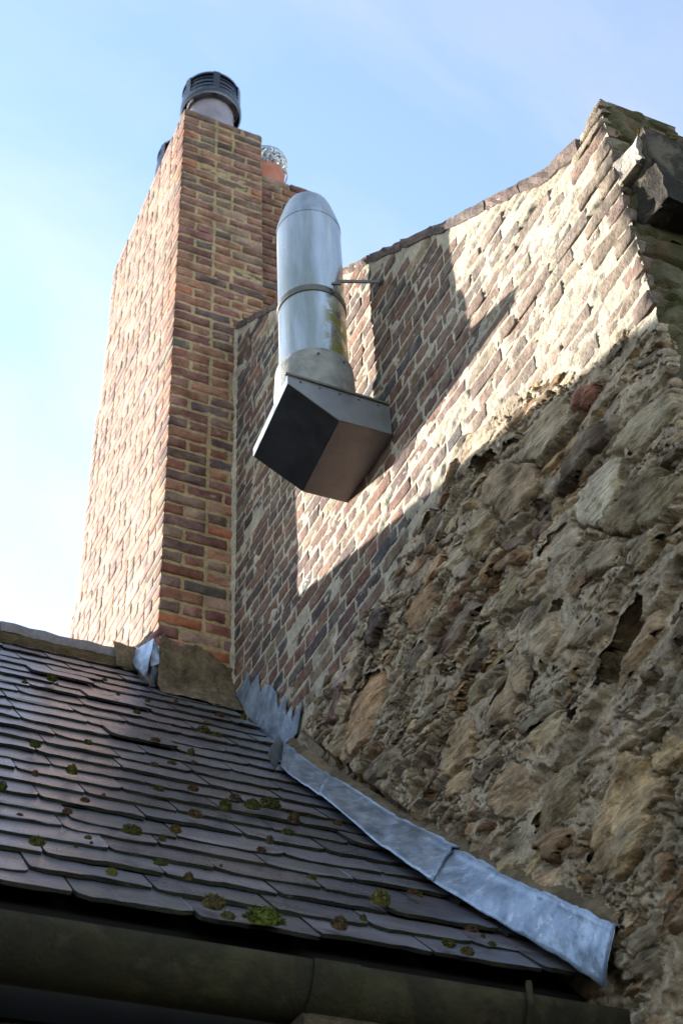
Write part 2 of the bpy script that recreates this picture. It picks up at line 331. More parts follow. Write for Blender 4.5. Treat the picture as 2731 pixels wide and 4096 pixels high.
    st = .007 * fbm(U * 4 + so, V * 20 + so, 4, sid0 + 61, .6) + .0035 * fbm(U * 20 + so, V * 64, 3, sid0 + 71, .65) + .006 * fbm(U * 8 + so, V * 8, 2, sid0 + 75)
    lg = fbm(U * 3.5 + so, V * 11 + so, 3, sid0 + 81) * 3.2; fr = lg - np.floor(lg); ledge = .008 * (np.floor(lg) + sstep((fr - .8) / .2)) * .8
    hs = base + np.where(hh > 0, hh * .6 * relief * np.clip(e / .008, 0, 1) ** .7, hh * sstep(e / .012)) + rough * (st + ledge + facet) + tu * (U - cu) + tv * (V - cv)
    HM = (ID >= 0) & (ID < hard) & (strat is not None)
    if strat is not None:
        E = strat(U, V); mort = mort + E; hs = hs + np.where(hh < -.02, np.minimum(E, 0) * .3, np.where(HM, E * .4 + .006, E))
    P_m = world(U, V, mort); P_s = world(U, V, np.where(mask, hs, mort - .006))
    kq = np.ones((nu - 1, nv - 1), bool) if keepf is None else keepf(.5 * (U[:-1, :-1] + U[1:, 1:]), .5 * (V[:-1, :-1] + V[1:, 1:]))
    m4 = lambda f: (f[:-1, :-1], f[1:, :-1], f[1:, 1:], f[:-1, 1:])
    er = ((e > .012) & (mort < hs - .003)) | ((hh < -.02) & (e > .003)) | (HM & (e > .008))
    inner = np.logical_and.reduce([x for x in m4(er)])
    Fm = grid_quads(nu, nv, kq & ~inner)
    if flip: Fm = Fm[:, ::-1]
    v_, f_ = compact(P_m.reshape(-1, 3), Fm)
    link('mortar', mesh_np('mortar', v_, f_, mats[1], False), parent, (.13, .1, .06))
    ids = np.stack(m4(ID)); msk = np.stack(m4(mask))
    # the quad belongs to the stone that owns its masked corners
    own = np.where(msk, ids, -1).max(0); mx = np.where(msk, ids, 10 ** 6).min(0)
    own = np.where((own == mx), own, -1); own = np.where(kq, own, -1)
    q = grid_quads(nu, nv); of = own.reshape(-1)
    if flip: q = q[:, ::-1]
    order = np.argsort(of, kind='stable'); srt = of[order]
    PS = P_s.reshape(-1, 3); lst = []
    for i in range(len(seeds)):
        a, b = np.searchsorted(srt, [i, i + 1])
        if b - a >= 12: lst.append((b - a + (10 ** 6 if i < hard and strat is not None else 0), i, a, b))
    lst.sort(reverse=True); VV = []; FF = []; CC = []; nb = 0
    for rank, (_, i, a, b) in enumerate(lst):
        v_, f_ = compact(PS, q[order[a:b]])
        c = v_.mean(0); col = (1. if seeds[i][6] == 'white' else tint) * (.78 * np.array(PAL[seeds[i][6]]) + .22 * np.array((.33, .27, .19)) * (tint > 1)) * np.array((1.15, .97, .81)) * rng.uniform(.75, 1.2) * rng.uniform(.96, 1.04, 3)
        if rank < keepn: link('stone', mesh_np('stone', v_ - c, f_, mats[0], False), parent, tuple(col), Matrix.Translation(Vector([float(x) for x in c])))
        else: VV.append(v_); FF.append(f_ + nb); nb += len(v_); CC.append(np.tile([*col, 1.], (len(v_), 1)))
    if VV:
        me = mesh_np('small_stones', np.concatenate(VV), np.concatenate(FF), mats[2])
        at = me.color_attributes.new('tint', 'FLOAT_COLOR', 'POINT'); at.data.foreach_set('color', np.concatenate(CC).astype(np.float32).ravel())
        tag(link('small_stones', me, parent), kind='stuff')
    cnt = len(lst)
    return cnt

def brick_mesh(L, D, H, seed, amp=.003, rnd=.005, mat=None):
    r = np.random.default_rng(seed); xs = [0, .05, .3, .5, .72, .95, 1] if L > .15 else [0, .09, .5, .91, 1]; ys = [0, .12, 1]; zs = [0, .14, .55, .86, 1]
    idx = {}; V = []; F = []
    def vid(i, j, k):
        if (i, j, k) in idx: return idx[(i, j, k)]
        x, y, z = xs[i] * L - L / 2, ys[j] * D, zs[k] * H - H / 2
        n = (i in (0, len(xs) - 1)) + (k in (0, len(zs) - 1)) + (j == 0)
        if n >= 2:
            q = rnd * r.uniform(.5, 1.7)
            if i in (0, len(xs) - 1): x -= math.copysign(q, x)
            if k in (0, len(zs) - 1): z -= math.copysign(q, z)
            if j == 0: y += q
        x += r.normal(0, amp * .6); z += r.normal(0, amp * .5); y += r.normal(0, amp) if j < 2 else 0
        idx[(i, j, k)] = len(V); V.append((x, y, z)); return idx[(i, j, k)]
    X, Y, Zn = len(xs) - 1, len(ys) - 1, len(zs) - 1
    for i in range(X):
        for k in range(Zn): F.append((vid(i, 0, k), vid(i + 1, 0, k), vid(i + 1, 0, k + 1), vid(i, 0, k + 1)))
        for j in range(Y):
            F.append((vid(i, j, Zn), vid(i + 1, j, Zn), vid(i + 1, j + 1, Zn), vid(i, j + 1, Zn))); F.append((vid(i, j + 1, 0), vid(i + 1, j + 1, 0), vid(i + 1, j, 0), vid(i, j, 0)))
    for k in range(Zn):
        for j in range(Y):
            F.append((vid(0, j + 1, k), vid(0, j, k), vid(0, j, k + 1), vid(0, j + 1, k + 1))); F.append((vid(X, j, k), vid(X, j + 1, k), vid(X, j + 1, k + 1), vid(X, j, k + 1)))
    return mesh_np('brick', V, np.array(F), mat, False)
RZ = Matrix.Rotation(-math.pi / 2, 4, 'Z')
def place_bricks(parent, items, matA, limit=300):
    """items: (mesh, matrix, colour, distance); the nearest ones are single objects, the rest one part"""
    items.sort(key=lambda t: t[3])
    for me, mw, c, d in items[:limit]: link('brick', me, parent, c, mw)
    rest = items[limit:]
    if rest:
        VV = []; FF = []; CC = []; b = 0
        for me, mw, c, d in rest:
            n = len(me.vertices); co = np.empty(n * 3, np.float32); me.vertices.foreach_get('co', co); co = co.reshape(-1, 3)
            m = np.array(mw); VV.append(co @ m[:3, :3].T + m[:3, 3])
            f = np.empty(len(me.loops), np.int32); me.loops.foreach_get('vertex_index', f); FF.append(f.reshape(-1, 4) + b); b += n
            CC.append(np.tile([*c, 1.], (n, 1)))
        me = mesh_np('bricks', np.concatenate(VV), np.concatenate(FF), matA)
        at = me.color_attributes.new('tint', 'FLOAT_COLOR', 'POINT'); at.data.foreach_set('color', np.concatenate(CC).astype(np.float32).ravel())
        tag(link('brick_courses', me, parent), kind='stuff')

# ---------------- the tall gable wall
gable = thing('gable_wall', 'tall gable wall of weathered brick above rough rubble stone, rising right of the slate roof', 'wall')
res = .0055
us = np.arange(YCOR, 5.11, res); vs = np.arange(.9, 3.56, res)
U, V = np.meshgrid(us, vs, indexing='ij')
def gbase(u, v):
    t = sstep((rub_top(u) + .05 - v) / .5)
    return .026 * t + .026 * sstep((rub_top(u) - v - .3) / 1.2) + .02 * t * fbm(u * 1.7, v * 1.7, 2, 90) - .05 * sstep((roof_z(u) + .13 - v) / .06) * (u > 2.56)
def gworld(u, v, h):
    edge = np.clip((u - YCOR) / .006, 0, 1)                # the worn arris at the corner
    yy = u + (1 - np.clip((u - YCOR) / .12, 0, 1)) * (.009 * fbm(v * 9, v * 0 + 3, 4, 77) + .01 * fbm(v * 2.3, v * 0 + 8, 2, 78) * (v < 3.1))
    return np.stack([XW - h + (1 - edge) * .03, yy, v], -1)
def is_rub(u, v): return v < rub_top(u) + .09 * fbm(u * 6, v * 6, 3, 201)
keep = lambda u, v: is_rub(u, v) & (v > roof_z(u) - .25) & ~((u > 4.52))
fill = []
for i in range(7000):
    cu, cv = rng.uniform(1.98, 4.5), rng.uniform(.9, 3.5)
    if not (cv < rub_top(cu) + .04 and cv > roof_z(cu) - .15): continue
    sz_ = rng.uniform(.45, 1) ** 1.4; a = rng.uniform(.13, .26) * sz_; b = rng.uniform(.022, .052) * sz_
    near = cu < 2.5
    col = rng.choice(['tan', 'tan', 'buff', 'greybrown', 'grey', 'dark', 'brown', 'tan', 'greybuff', 'buff', 'ochre'] if cu < 3.05 else ['tan', 'buff', 'dark', 'dark', 'brown', 'purplebrown', 'purpledark', 'greybrown', 'grey', 'pinktan', 'buff'] if not near else ['greenbrown', 'greybrown', 'olive', 'grey', 'greywhite', 'brown'])
    fill.append((cu, cv, a, b, str(col), float(rng.uniform(-.004, .03)), float(rng.normal(0.05, .22))))
def strata(U, V):
    # eroded bedding: each layer leans back upwards and overhangs the one below in a ragged ledge
    w = U * .9 + 1.5 * fbm(U * 1.3, V * 2.2, 3, 1201) + .35 * fbm(U * 5, V * 9, 3, 1205) + .13 * fbm(U * 22, V * 26, 3, 1209, .6)
    out = 0
    for f, A, sd_ in ((5.2, .044, 0), (12., .018, 40)):
        ph = V * f + w * (1 if sd_ == 0 else 1.7) + sd_; fr = ph - np.floor(ph)
        m = sstep((fbm(U * 2.6, V * 6 + np.floor(ph) * 3.3, 3, 1221 + sd_) + .12) * 2.6)
        out = out + A * m * (np.clip(fr / .1, 0, 1) * (1 - fr) ** .9 - .38)
    return out * sstep((rub_top(U) + .04 - V) / .3) * (1 - .6 * sstep((roof_z(U) + .16 - V) / .1))
nst = stone_field(gable, SEEDS, U, V, gbase(U, V), gworld, (M['stone'], M['rub_mortar'], M['stone_a']), fill, keepf=keep, mlift=.003, strat=strata, relief=.75, keepn=245)

# brick part: mortar sheet + bricks
rb = .007
us = np.arange(YCOR + .008, 5.12, rb); vs = np.arange(2.6, 6.3, rb)
U, V = np.meshgrid(us, vs, indexing='ij')
mh = -.0009 + .001 * fbm(U * 4, V * 4, 3, 301) + .0018 * fbm(U * 14, V * 26, 4, 302) + .0015 * fbm(U * 60, V * 60, 2, 303) + .009 * sstep((fbm(U * 5, V * 9, 3, 309) - .45) * 5)
weather = sstep((3.3 - U) / .9)                            # more eaten away towards the corner
mh = mh + weather * (.0022 * fbm(U * 5, V * 24, 4, 304) + .0015 * fbm(U * 26, V * 50, 3, 306) - .016 * sstep((fbm(U * 3, V * 34, 3, 305) - .26) * 5))
mh = mh + gbase(U, V) * (V < rub_top(U) + .1)
keep = lambda u, v: ~is_rub(u - .003, v + .012) & (v < wall_top(u) - .5 * cop_th(u)) & (v > roof_z(u) - .12)
Fm = grid_quads(len(us), len(vs), keep(.5 * (U[:-1, :-1] + U[1:, 1:]), .5 * (V[:-1, :-1] + V[1:, 1:])))
v_, f_ = compact(gworld(U, V, mh).reshape(-1, 3), Fm); link('mortar', mesh_np('mortar', v_, f_, M['wall_mortar'], True), gable)
WBR = {}
for ln, kk in ((.212, 12), (.1, 8), (.155, 5), (.3, 4)): WBR[ln] = [brick_mesh(ln, .08, .0615, 500 + i + int(ln * 1000), .0011, .0016, M['wall_brick']) for i in range(kk)]
WCOL = [(.2, .105, .085), (.16, .09, .085), (.24, .13, .1), (.115, .085, .09), (.19, .12, .105), (.28, .19, .14), (.095, .085, .1), (.22, .1, .075), (.15, .1, .1), (.3, .235, .17)]
WW = np.array([3, 3, 2, 2.2, 3, 1.2, 1.2, 1, 2, 1]); WW = WW / WW.sum()
QBR = {a: [brick_mesh(a, .212 if a == .1 else .1, .067, 1500 + i + int(a * 1000), .003, .004, M['wall_brick']) for i in range(4)] for a in (.1, .212)}
items = []
nc = 0; zc = 2.72
while zc < 6.2:
    kind = nc % 4; y = 5.1 + rng.uniform(-.02, .1); qy = YCOR + .004
    if zc > 3.03 and zc + .04 < 3.9:
        ql = .1 if nc % 2 else .212; qy = YCOR + ql + .01
        cq = np.array(random.choice([(.16, .12, .085), (.18, .135, .095), (.14, .095, .075), (.17, .11, .08)])) * rng.uniform(.8, 1.1)
        items.append((QBR[ql][rng.integers(4)], Matrix.Translation((XW - rng.uniform(.0, .006), YCOR + ql / 2 + rng.normal(.003, .004), zc)) @ Matrix.Rotation(rng.normal(0, .006), 4, 'X') @ RZ, tuple(cq), 1.))
    while y > YCOR + .02:
        ln = .1 if kind == 3 or rng.random() < .12 else (.212 if rng.random() > .1 else .155)
        if y < 3.0 and rng.random() < .12: ln = .3
        if y > 4.57 and y - ln < 4.58: ln = .1 if y - 4.575 < .16 else .155 if y - 4.575 < .19 else .212
        ln = min(ln, .3); cy = y - ln / 2; zz = zc + rng.normal(0, .003) + .012 * float(fbm(cy * 1.1, zc * 1.3, 2, 320))
        gap = rng.uniform(.008, .012)
        if cy - ln / 2 < qy:
            rem = y - qy
            if rem < .085: break
            ln = .1 if rem < .15 else .155 if rem < .21 else .212
            cy = y - ln / 2
        y -= ln + gap
        if not (zz + .04 < wall_top(cy) - cop_th(cy) * .95 and zz > roof_z(cy) - .05): continue
        if zz - .035 < rub_top(cy) + .09 * float(fbm(np.array(cy * 6), np.array(zz * 6), 3, 201)) - .01: continue
        wth = float(sstep((3.3 - cy) / .9))
        if rng.random() < .02 + .02 * wth: continue         # lost brick, mortared over
        dep = rng.normal(.0013, .0007) * (1 - .5 * wth) + wth * rng.uniform(-.0022, .0012)
        c = np.array(WCOL[rng.choice(10, p=WW)]) * np.array((1.04, 1., .86)) * rng.uniform(.48, .8)
        kb = float(np.interp(cy, [2.4, 3.2], [.62, 0.])); c = c * (1 - kb) + np.array((.25, .205, .155)) * kb * rng.uniform(.75, 1.15)
        mw = Matrix.Translation((XW - dep - float(gbase(np.array(cy), np.array(zz))) * (zz < rub_top(cy) + .1), cy, zz)) @ Matrix.Rotation(rng.normal(0, .008), 4, 'X') @ RZ
        items.append((WBR[ln][rng.integers(len(WBR[ln]))], mw, tuple(c), math.sqrt(XW ** 2 + cy ** 2 + zz ** 2)))
    zc += .071; nc += 1
place_bricks(gable, items, M['wall_brick_a'])
# coping stones along the rake
d = 0; y = 2.13
RC_ = np.random.default_rng(5)
while y < 5.08:
    ln = RC_.uniform(.18, .36)
    y1 = min(y + ln, 5.09); t0, t1 = cop_th(y), cop_th(y1)
    za, zb = float(wall_top(y)), float(wall_top(y1)); off = RC_.uniform(-.002, .002); xo = RC_.uniform(.002, .007)
    n = 6; vs_ = []; fs_ = []
    for a in range(n + 1):
        t = a / n; yy = y + (y1 - y - .006) * t; zt = float(wall_top(yy)) + off + RC_.normal(0, .0025); th = t0 + (t1 - t0) * t + RC_.normal(0, .004)
        vs_ += [(XW - xo + RC_.normal(0, .002), yy, zt - th), (XW - xo + RC_.normal(0, .004), yy, zt - th * .5), (XW - xo + .006 + RC_.normal(0, .003), yy, zt), (XW + .3, yy, zt + .01), (XW + .3, yy, zt - th)]
    for a in range(n):
        for b in range(5): b2 = (b + 1) % 5; fs_.append((a * 5 + b, a * 5 + b2, a * 5 + 5 + b2, a * 5 + 5 + b))
    fs_ += [(0, 4, 3, 2, 1), tuple(n * 5 + k for k in range(5))]
    col = np.array(random.choice([(.13, .085, .07), (.1, .075, .065), (.17, .12, .085), (.14, .1, .08)]))
    link('coping_stone', mesh_np('coping_stone', vs_, fs_, M['coping']), gable, tuple(col)); y = y1 + .002
# kneeler: layered stones at the foot of the rake
for za, zb, y1 in ((3.885, 3.935, 2.17), (3.937, 3.968, 2.12), (3.97, 4.004, 2.075)):
    me = brick_mesh(y1 - YCOR, .28, zb - za, int(za * 1000), .004, .005, M['coping'])
    link('kneeler_stone', me, gable, tuple(np.array((.25, .2, .14)) * rng.uniform(.8, 1.15)), Matrix.Translation((XW - .004, (YCOR + y1) / 2 + rng.normal(0, .003), (za + zb) / 2)) @ RZ)
# solid core behind the faces
mb = MB(); ys = [2.02, 2.3, 2.948, 3.588, 5.1, 5.4]; tp = [float(wall_top(a)) - .09 for a in ys]
pts = [(2.02, -1.6)] + list(zip(ys, tp)) + [(5.4, -1.6)]; n = len(pts)
mb.add([(XW + .03, a, b) for a, b in pts] + [(XW + .32, a, b) for a, b in pts], [tuple(range(n))[::-1], tuple(range(n, 2 * n))] + [(i, (i + 1) % n, (i + 1) % n + n, i + n) for i in range(n)])
mb.build('core', M['core'], gable)
# lower rubble below the photographed strip, down to the ground
mb = MB(); mb.box(XW - .05, XW + .2, 2.0, 5.3, -1.6, .92); mb.build('footing', M['core'], gable)

# return face at the corner (mossy, shaded)
rr = .011
us = np.arange(XW + .012, 3.2, rr); vs = np.arange(.9, 4.0, rr); U, V = np.meshgrid(us, vs, indexing='ij')
sd = []; z = .95; R2 = np.random.default_rng(9)
while z < 3.99:
    h = R2.uniform(.05, .1) if z > 3 else R2.uniform(.08, .15); x = XW - .05 + R2.uniform(0, .1)
    while x < 2.7:
        ln = R2.uniform(.12, .36)
        sd.append((x + ln / 2, z + h / 2, ln / 2 * 1.05, R2.normal(0, .008), 0, h / 2 * 1.08, R2.choice(['greenbrown', 'brown', 'olive', 'purplebrown', 'greybrown', 'rust']), float(R2.uniform(.004, .018)))); x += ln + .012
    z += h + .012
rworld = lambda u, v, h: np.stack([u + (1 - np.clip((u - XW - .012) / .02, 0, 1)) * 0, YCOR - .01 - h + .03 * (1 - np.clip((u - XW - .012) / .02, 0, 1)), v], -1)
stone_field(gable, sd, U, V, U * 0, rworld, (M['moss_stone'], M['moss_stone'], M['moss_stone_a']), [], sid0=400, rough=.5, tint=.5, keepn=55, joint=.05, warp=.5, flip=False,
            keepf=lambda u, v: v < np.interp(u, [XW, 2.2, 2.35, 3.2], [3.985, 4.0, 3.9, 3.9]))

# ------------------------------------------------------------------ chimney stack
chim = thing('brick_chimney', 'tall red brick chimney stack at the roof ridge, sunlit on its long left side', 'chimney')
XR, ZT, ZB = 2.136, 8.115, 3.55
def far_y(z): return np.interp(z, [4., 5.2, 8.1], [6.8, 6.72, 6.5])
MC = M['ch_mortar']
us = np.arange(XC + .006, XR, .009); vs = np.arange(ZB, ZT - .01, .009); U, V = np.meshgrid(us, vs, indexing='ij')
h = -.003 + .003 * fbm(U * 12, V * 20, 4, 601)
v_, f_ = compact(np.stack([U, YC - h, V], -1).reshape(-1, 3), grid_quads(len(us), len(vs), np.ones((len(us) - 1, len(vs) - 1), bool)))
link('mortar', mesh_np('mortar', v_, f_, MC, True), chim)
us = np.arange(YC + .006, 6.85, .014); vs = np.arange(ZB, ZT - .01, .012); U, V = np.meshgrid(us, vs, indexing='ij')
h = -.0015 + .0015 * fbm(U * 12, V * 22, 4, 611)
f_ = grid_quads(len(us), len(vs), (.5 * (U[:-1, :-1] + U[1:, 1:]) < far_y(V[:-1, :-1]) - .012)); v_, f_ = compact(np.stack([XC - h, U, V], -1).reshape(-1, 3), f_)
link('side_mortar', mesh_np('mortar', v_, f_, MC, True), chim)
MB().box(XC + .012, XR - .012, YC + .012, 6.42, ZB, ZT - .012).build('core', MC, chim)
CBR = {}
for ln, kk in ((.212, 12), (.1, 8), (.16, 5), (.075, 4), (.13, 4), (.187, 6)): CBR[ln] = [brick_mesh(ln, .09, .063, 700 + i + int(ln * 1000), .0022, .004, M['ch_brick']) for i in range(kk)]
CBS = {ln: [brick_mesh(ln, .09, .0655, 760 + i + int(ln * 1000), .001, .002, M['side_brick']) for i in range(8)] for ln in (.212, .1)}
CRN = {}
for a, b in ((.212, .1), (.1, .212)): CRN[a] = [brick_mesh(a, b, .063, 900 + i + int(a * 1000), .0022, .003, M['ch_brick']) for i in range(5)]
CC_ = [(.24, .1, .065), (.19, .085, .065), (.28, .13, .08), (.1, .065, .065), (.16, .1, .075), (.21, .085, .075), (.31, .2, .145), (.14, .08, .07), (.36, .12, .06), (.11, .09, .075)]
CW = np.array([3.5, 3, 3, .9, 2, 2, 1.4, 1.3, .5, .5]); CW /= CW.sum()
def ccol(top):
    c = np.array(CC_[rng.choice(10, p=CW)]) * rng.uniform(.66, 1.0)
    return tuple(c * (1 - .25 * top) + np.array((.17, .12, .09)) * .25 * top)
items = []; z = ZT - .036; i = 0; CP = .0738
while z > ZB:
    top = float(np.clip((z - 5.5) / 2, 0, 1)); dz = rng.normal(0, .0015)
    first = .1 if i % 2 else .212; dist = lambda x, y: math.sqrt(x * x + y * y + z * z)
    # corner brick, seen on both faces
    mw = Matrix.Translation((XC + first / 2 - .002, YC - .003 + rng.normal(0, .0012), z + dz)); items.append((CRN[first][rng.integers(5)], mw, ccol(top), dist(XC, YC) - 3))
    x = XC + first + .011
    end = XR if z > 6.05 else XW + .06
    seq = [[.212, .187], [.187, .212], [.1, .1, .187]][rng.integers(3)] if first == .1 else [[.1, .187], [.212, .075], [.187, .1], [.16, .13]][rng.integers(4)]
    for ln2 in seq:
        if x < end: items.append((CBR[ln2][rng.integers(len(CBR[ln2]))], Matrix.Translation((x + ln2 / 2, YC - .002 - rng.normal(0, .0015), z + dz + rng.normal(0, .001))), ccol(top), dist(x, YC) - 3))
        x += ln2 + .011
    # long side face
    y = YC + (.212 if first == .1 else .1) + .011; fy = float(far_y(z))
    while y < fy - .05 and z > 3.7:
        ln = .1 if (i % 4 == 2 or rng.random() < .15) else .212
        if y + ln > fy: ln = .1
        c = np.array(ccol(top)) * .7 + np.array((.33, .23, .19)) * .3  # brick colour blended paler to paint in the sunlit look
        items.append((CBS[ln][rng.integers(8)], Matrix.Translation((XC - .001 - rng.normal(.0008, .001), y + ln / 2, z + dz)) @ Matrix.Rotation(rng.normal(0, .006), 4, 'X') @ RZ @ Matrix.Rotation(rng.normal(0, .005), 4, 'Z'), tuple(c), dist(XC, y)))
        y += ln + .011
    z -= CP; i += 1
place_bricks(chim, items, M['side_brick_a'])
# cement bed on top, roughly finished
mb = MB(); n = 14
for k in range(n):
    x0 = XC + .02 + (XR - XC - .04) * k / n; mb.box(x0, x0 + (XR - XC - .04) / n + .001, YC + .02, 6.44, ZT - .02, ZT + .012 + rng.uniform(0, .012))
mb.build('cement_cap', M['cement'], chim)
# lower stack set back to the right
back = thing('rear_chimney_stack', 'lower brick chimney stack set back behind the steel flue, with a clay pot', 'chimney')
YB2, ZT2 = 5.2, 7.86
MB().box(XR + .002, 2.5, YB2 + .008, 5.95, 5.6, ZT2 - .01).build('core', MC, back)
items = []; z = ZT2 - .036; i = 0
while z > 5.7:
    x = XR + .012 - (.05 if i % 2 else 0)
    while x < 2.42:
        ln = [.212, .1][rng.integers(2)]; xx = max(x, XR + .012)
        if x < XR + .012: ln = .16; 
        items.append((CBR[ln][rng.integers(len(CBR[ln]))], Matrix.Translation((xx + ln / 2, YB2 - .002 - rng.normal(0, .0015), z)), tuple(np.array(ccol(.9)) * .9), 1)); x = xx + ln + .011
    z -= CP; i += 1
place_bricks(back, items, M['ch_brick_a'])
M['moss'] = NT('moss'); t = M['moss']
c = t.mix(1., t.n('ShaderNodeObjectInfo').outputs['Color'], t.grey(t.ramp(t.noise(130, 4), .3, .7, .45, 1.6)), 'MULTIPLY'); M['moss'] = t.fin(c, .95, spec=.1)
# cement skirt where the stack meets the slates
us = np.linspace(0, 1, 46); vs = np.linspace(0, 1, 26); U, V = np.meshgrid(us, vs, indexing='ij')
xl = XC + .012 - .03 * (1 - V) + .014 * fbm(V * 6, V * 0, 2, 645); X_ = xl + (XW - .004 - xl) * U
ztop = 4.0 - .1 * U + .05 * fbm(U * 5, U * 0 + 2, 3, 640) ; yb = 4.985 - .03 * U; zb = roof_z(yb) + .012 + 0 * U
Y_ = YC - .012 + (yb - YC + .012) * (1 - V) ** 2.2; Z_ = zb + (ztop - zb) * V
nn = .01 * fbm(U * 8, V * 8, 4, 641, .65) + .012 * fbm(U * 3, V * 3, 3, 643) * (V < .97); P = np.stack([X_, Y_ - nn - .004 * (V < 1), Z_], -1)
P[:, -1, 1] = YC + .01
link('cement_skirt', mesh_np('cement_skirt', P.reshape(-1, 3), grid_quads(46, 26), M['cement'], True), chim)
us = np.linspace(0, 1, 5); vs = np.linspace(0, 1, 90); U, V = np.meshgrid(us, vs, indexing='ij')   # mortar run in the corner between stack and wall
r_ = .014 + .006 * fbm(V * 30, V * 0, 3, 650); an = U * math.pi / 2
P = np.stack([XW + .004 - r_ * (1.15 - .6 * np.sin(an)) * np.cos(an * .98) * 1.3, YC - .001 - r_ * np.sin(an) * 1.5, 3.72 + V * 2.45], -1)
link('corner_mortar', mesh_np('corner_mortar', P.reshape(-1, 3), grid_quads(5, 90), M['wall_mortar'], True), chim)

# ------------------------------------------------------------------ chimney pots
M['pot_grey'] = simple('glazed_grey_pot', (.2, .17, .19), .35, .0, 10, .3, .1, spec=.5)
M['terracotta'] = simple('terracotta', (.36, .13, .08), .75, 0, 14, .2, .2)
M['black_metal'] = simple('black_cowl_metal', (.006, .006, .009), .16, .0, 10, .3, .1, spec=.6)
M['wire'] = simple('bright_wire', (.42, .42, .42), .35, 1., 10, .1, .1)
def slotted_cowl(label, x, y, zrim, r, pot_mat, potlabel):
    t = thing('chimney_pot', label, 'chimney pot', 'chimney pots with black cowls', (x, y, ZT))
    z0 = zrim - ZT
    MB().lathe([(r * .86, 0), (r * .84, .05), (r * .78, .12), (r * .76, z0 + .02), (r * .8, z0 + .05), (r * .8, z0 + .09), (r * .68, z0 + .09), (r * .66, 0)], 36).build('pot', pot_mat, t, True)
    cw = MB(); H = .29
    # band, louvre rings, cap
    cw.lathe([(r * .97, z0 - .015), (r * 1.02, z0), (r * 1.02, z0 + .055), (r * .96, z0 + .055), (r * .96, z0 - .012), (r * .97, z0 - .015)], 36)
    cwl = cw.build('cowl', M['black_metal'], t, True)
    for j in range(3):
        zz = z0 + .085 + j * .05; rr = r * (1.0 - .02 * j)
        MB().lathe([(rr, zz - .01), (rr * 1.0, zz + .014), (rr * .9, zz + .02), (rr * .9, zz + .012), (rr * .97, zz - .012), (rr, zz - .01)], 36).build('louvre', M['black_metal'], cwl, True)
    for j in range(6):
        a = j * math.pi / 3 + .35; cx, sy = math.cos(a), math.sin(a); w = .022
        p = [(cx * r * k1 - sy * w * s_, sy * r * k1 + cx * w * s_) for k1 in (.9, 1.0) for s_ in (-1, 1)]
        vs_ = [(a_, b_, zz) for zz in (z0 + .04, z0 + .235) for a_, b_ in p]
        MB().add(vs_, [(0, 1, 3, 2), (4, 6, 7, 5), (0, 4, 5, 1), (2, 3, 7, 6), (0, 2, 6, 4), (1, 5, 7, 3)]).build('rib', M['black_metal'], cwl)
    MB().lathe([(r * .985, z0 + .215), (r * .98, z0 + .235), (r * .9, z0 + .262), (r * .6, z0 + .28), (0, z0 + .285)], 36).build('cap', M['black_metal'], cwl, True)
    return t
slotted_cowl('grey chimney pot with a black slotted cowl on the near end of the stack', 1.885, 5.38, 8.57, .2, M['pot_grey'], '')
slotted_cowl('chimney pot with a dark cowl peeping past the left edge of the stack', 1.9, 5.93, 8.57, .2, M['terracotta'], '')
p3 = thing('chimney_pot', 'terracotta pot with a silver wire bird guard behind the stack', 'chimney pot', None, (2.33, 5.5, ZT2))
MB().lathe([(.14, -.03), (.135, .04), (.115, .12), (.112, .36), (.125, .38), (.125, .44), (.1, .44), (.095, .1)], 32).build('pot', M['terracotta'], p3, True)
g = None; R3 = random.Random(3)
mbw = MB()
for a in range(20):
    an = a * math.pi / 10
    for tw in (-1, 1):
        pts = []
        for k in range(9):
            t_ = k / 8; rr = .142 * (math.sin(math.pi * (.18 + .64 * t_)) ** .8) + R3.uniform(-.006, .006); aa = an + tw * t_ * .9
            pts.append((rr * math.cos(aa), rr * math.sin(aa), .4 + .23 * t_))
        mbw.tube(pts, .0075, 5, False)
for zz in (.45, .52, .58): mbw.tube([(.146 * math.cos(q * math.pi / 9), .146 * math.sin(q * math.pi / 9), zz) for q in range(19)], .005, 5, False)
for q in range(40):
    a, b = R3.uniform(0, 6.28), R3.uniform(0, 6.28); r1_, r2_ = R3.uniform(.02, .11), R3.uniform(.02, .11)
    mbw.tube([(r1_ * math.cos(a), r1_ * math.sin(a), .6), (.5 * (r1_ * math.cos(a) + r2_ * math.cos(b)), .5 * (r1_ * math.sin(a) + r2_ * math.sin(b)), .645), (r2_ * math.cos(b), r2_ * math.sin(b), .6)], .0045, 5, False)
mbw.build('wire_guard', M['wire'], p3)

# ------------------------------------------------------------------ steel flue
t = NT('brushed_steel')
n1 = t.noise(3, 6, .6, stretch=(6, 6, .5)); c = t.mix(t.ramp(n1, .35, .7), (.42, .43, .4), (.52, .54, .54))
alg = t.noise(11, 9, .72, dist=.8); tex = t.n('ShaderNodeSeparateXYZ'); t.l(t.g.outputs['Position'], tex.inputs[0])
mz = t.mul(t.ramp(tex.outputs[2], 4.72, 4.6), t.ramp(tex.outputs[0], 1.73, 1.78)); am = t.mul(t.ramp(alg, .46, .5), mz)
film_refl = t.mul(t.ramp(t.noise(4, 7, .6, stretch=(3, 3, .35)), .42, .62), .55); c = t.mix(film_refl, c, (.2, .205, .13)); c = t.mix(am, c, (.13, .125, .03))  # olive streaks: algae film that also paints in dark reflections
rough = t.ramp(t.noise(5, 5, .6, stretch=(5, 5, .6)), .3, .7, .2, .36)
x = t.n('ShaderNodeMath', operation='SUBTRACT'); x.inputs[0].default_value = .95; t.l(am, x.inputs[1]); x.use_clamp = True
M['steel'] = t.fin(c, rough, t.bump(t.noise(40, 3, .5, stretch=(1, 1, .1)), .05, .002), x.outputs[0])
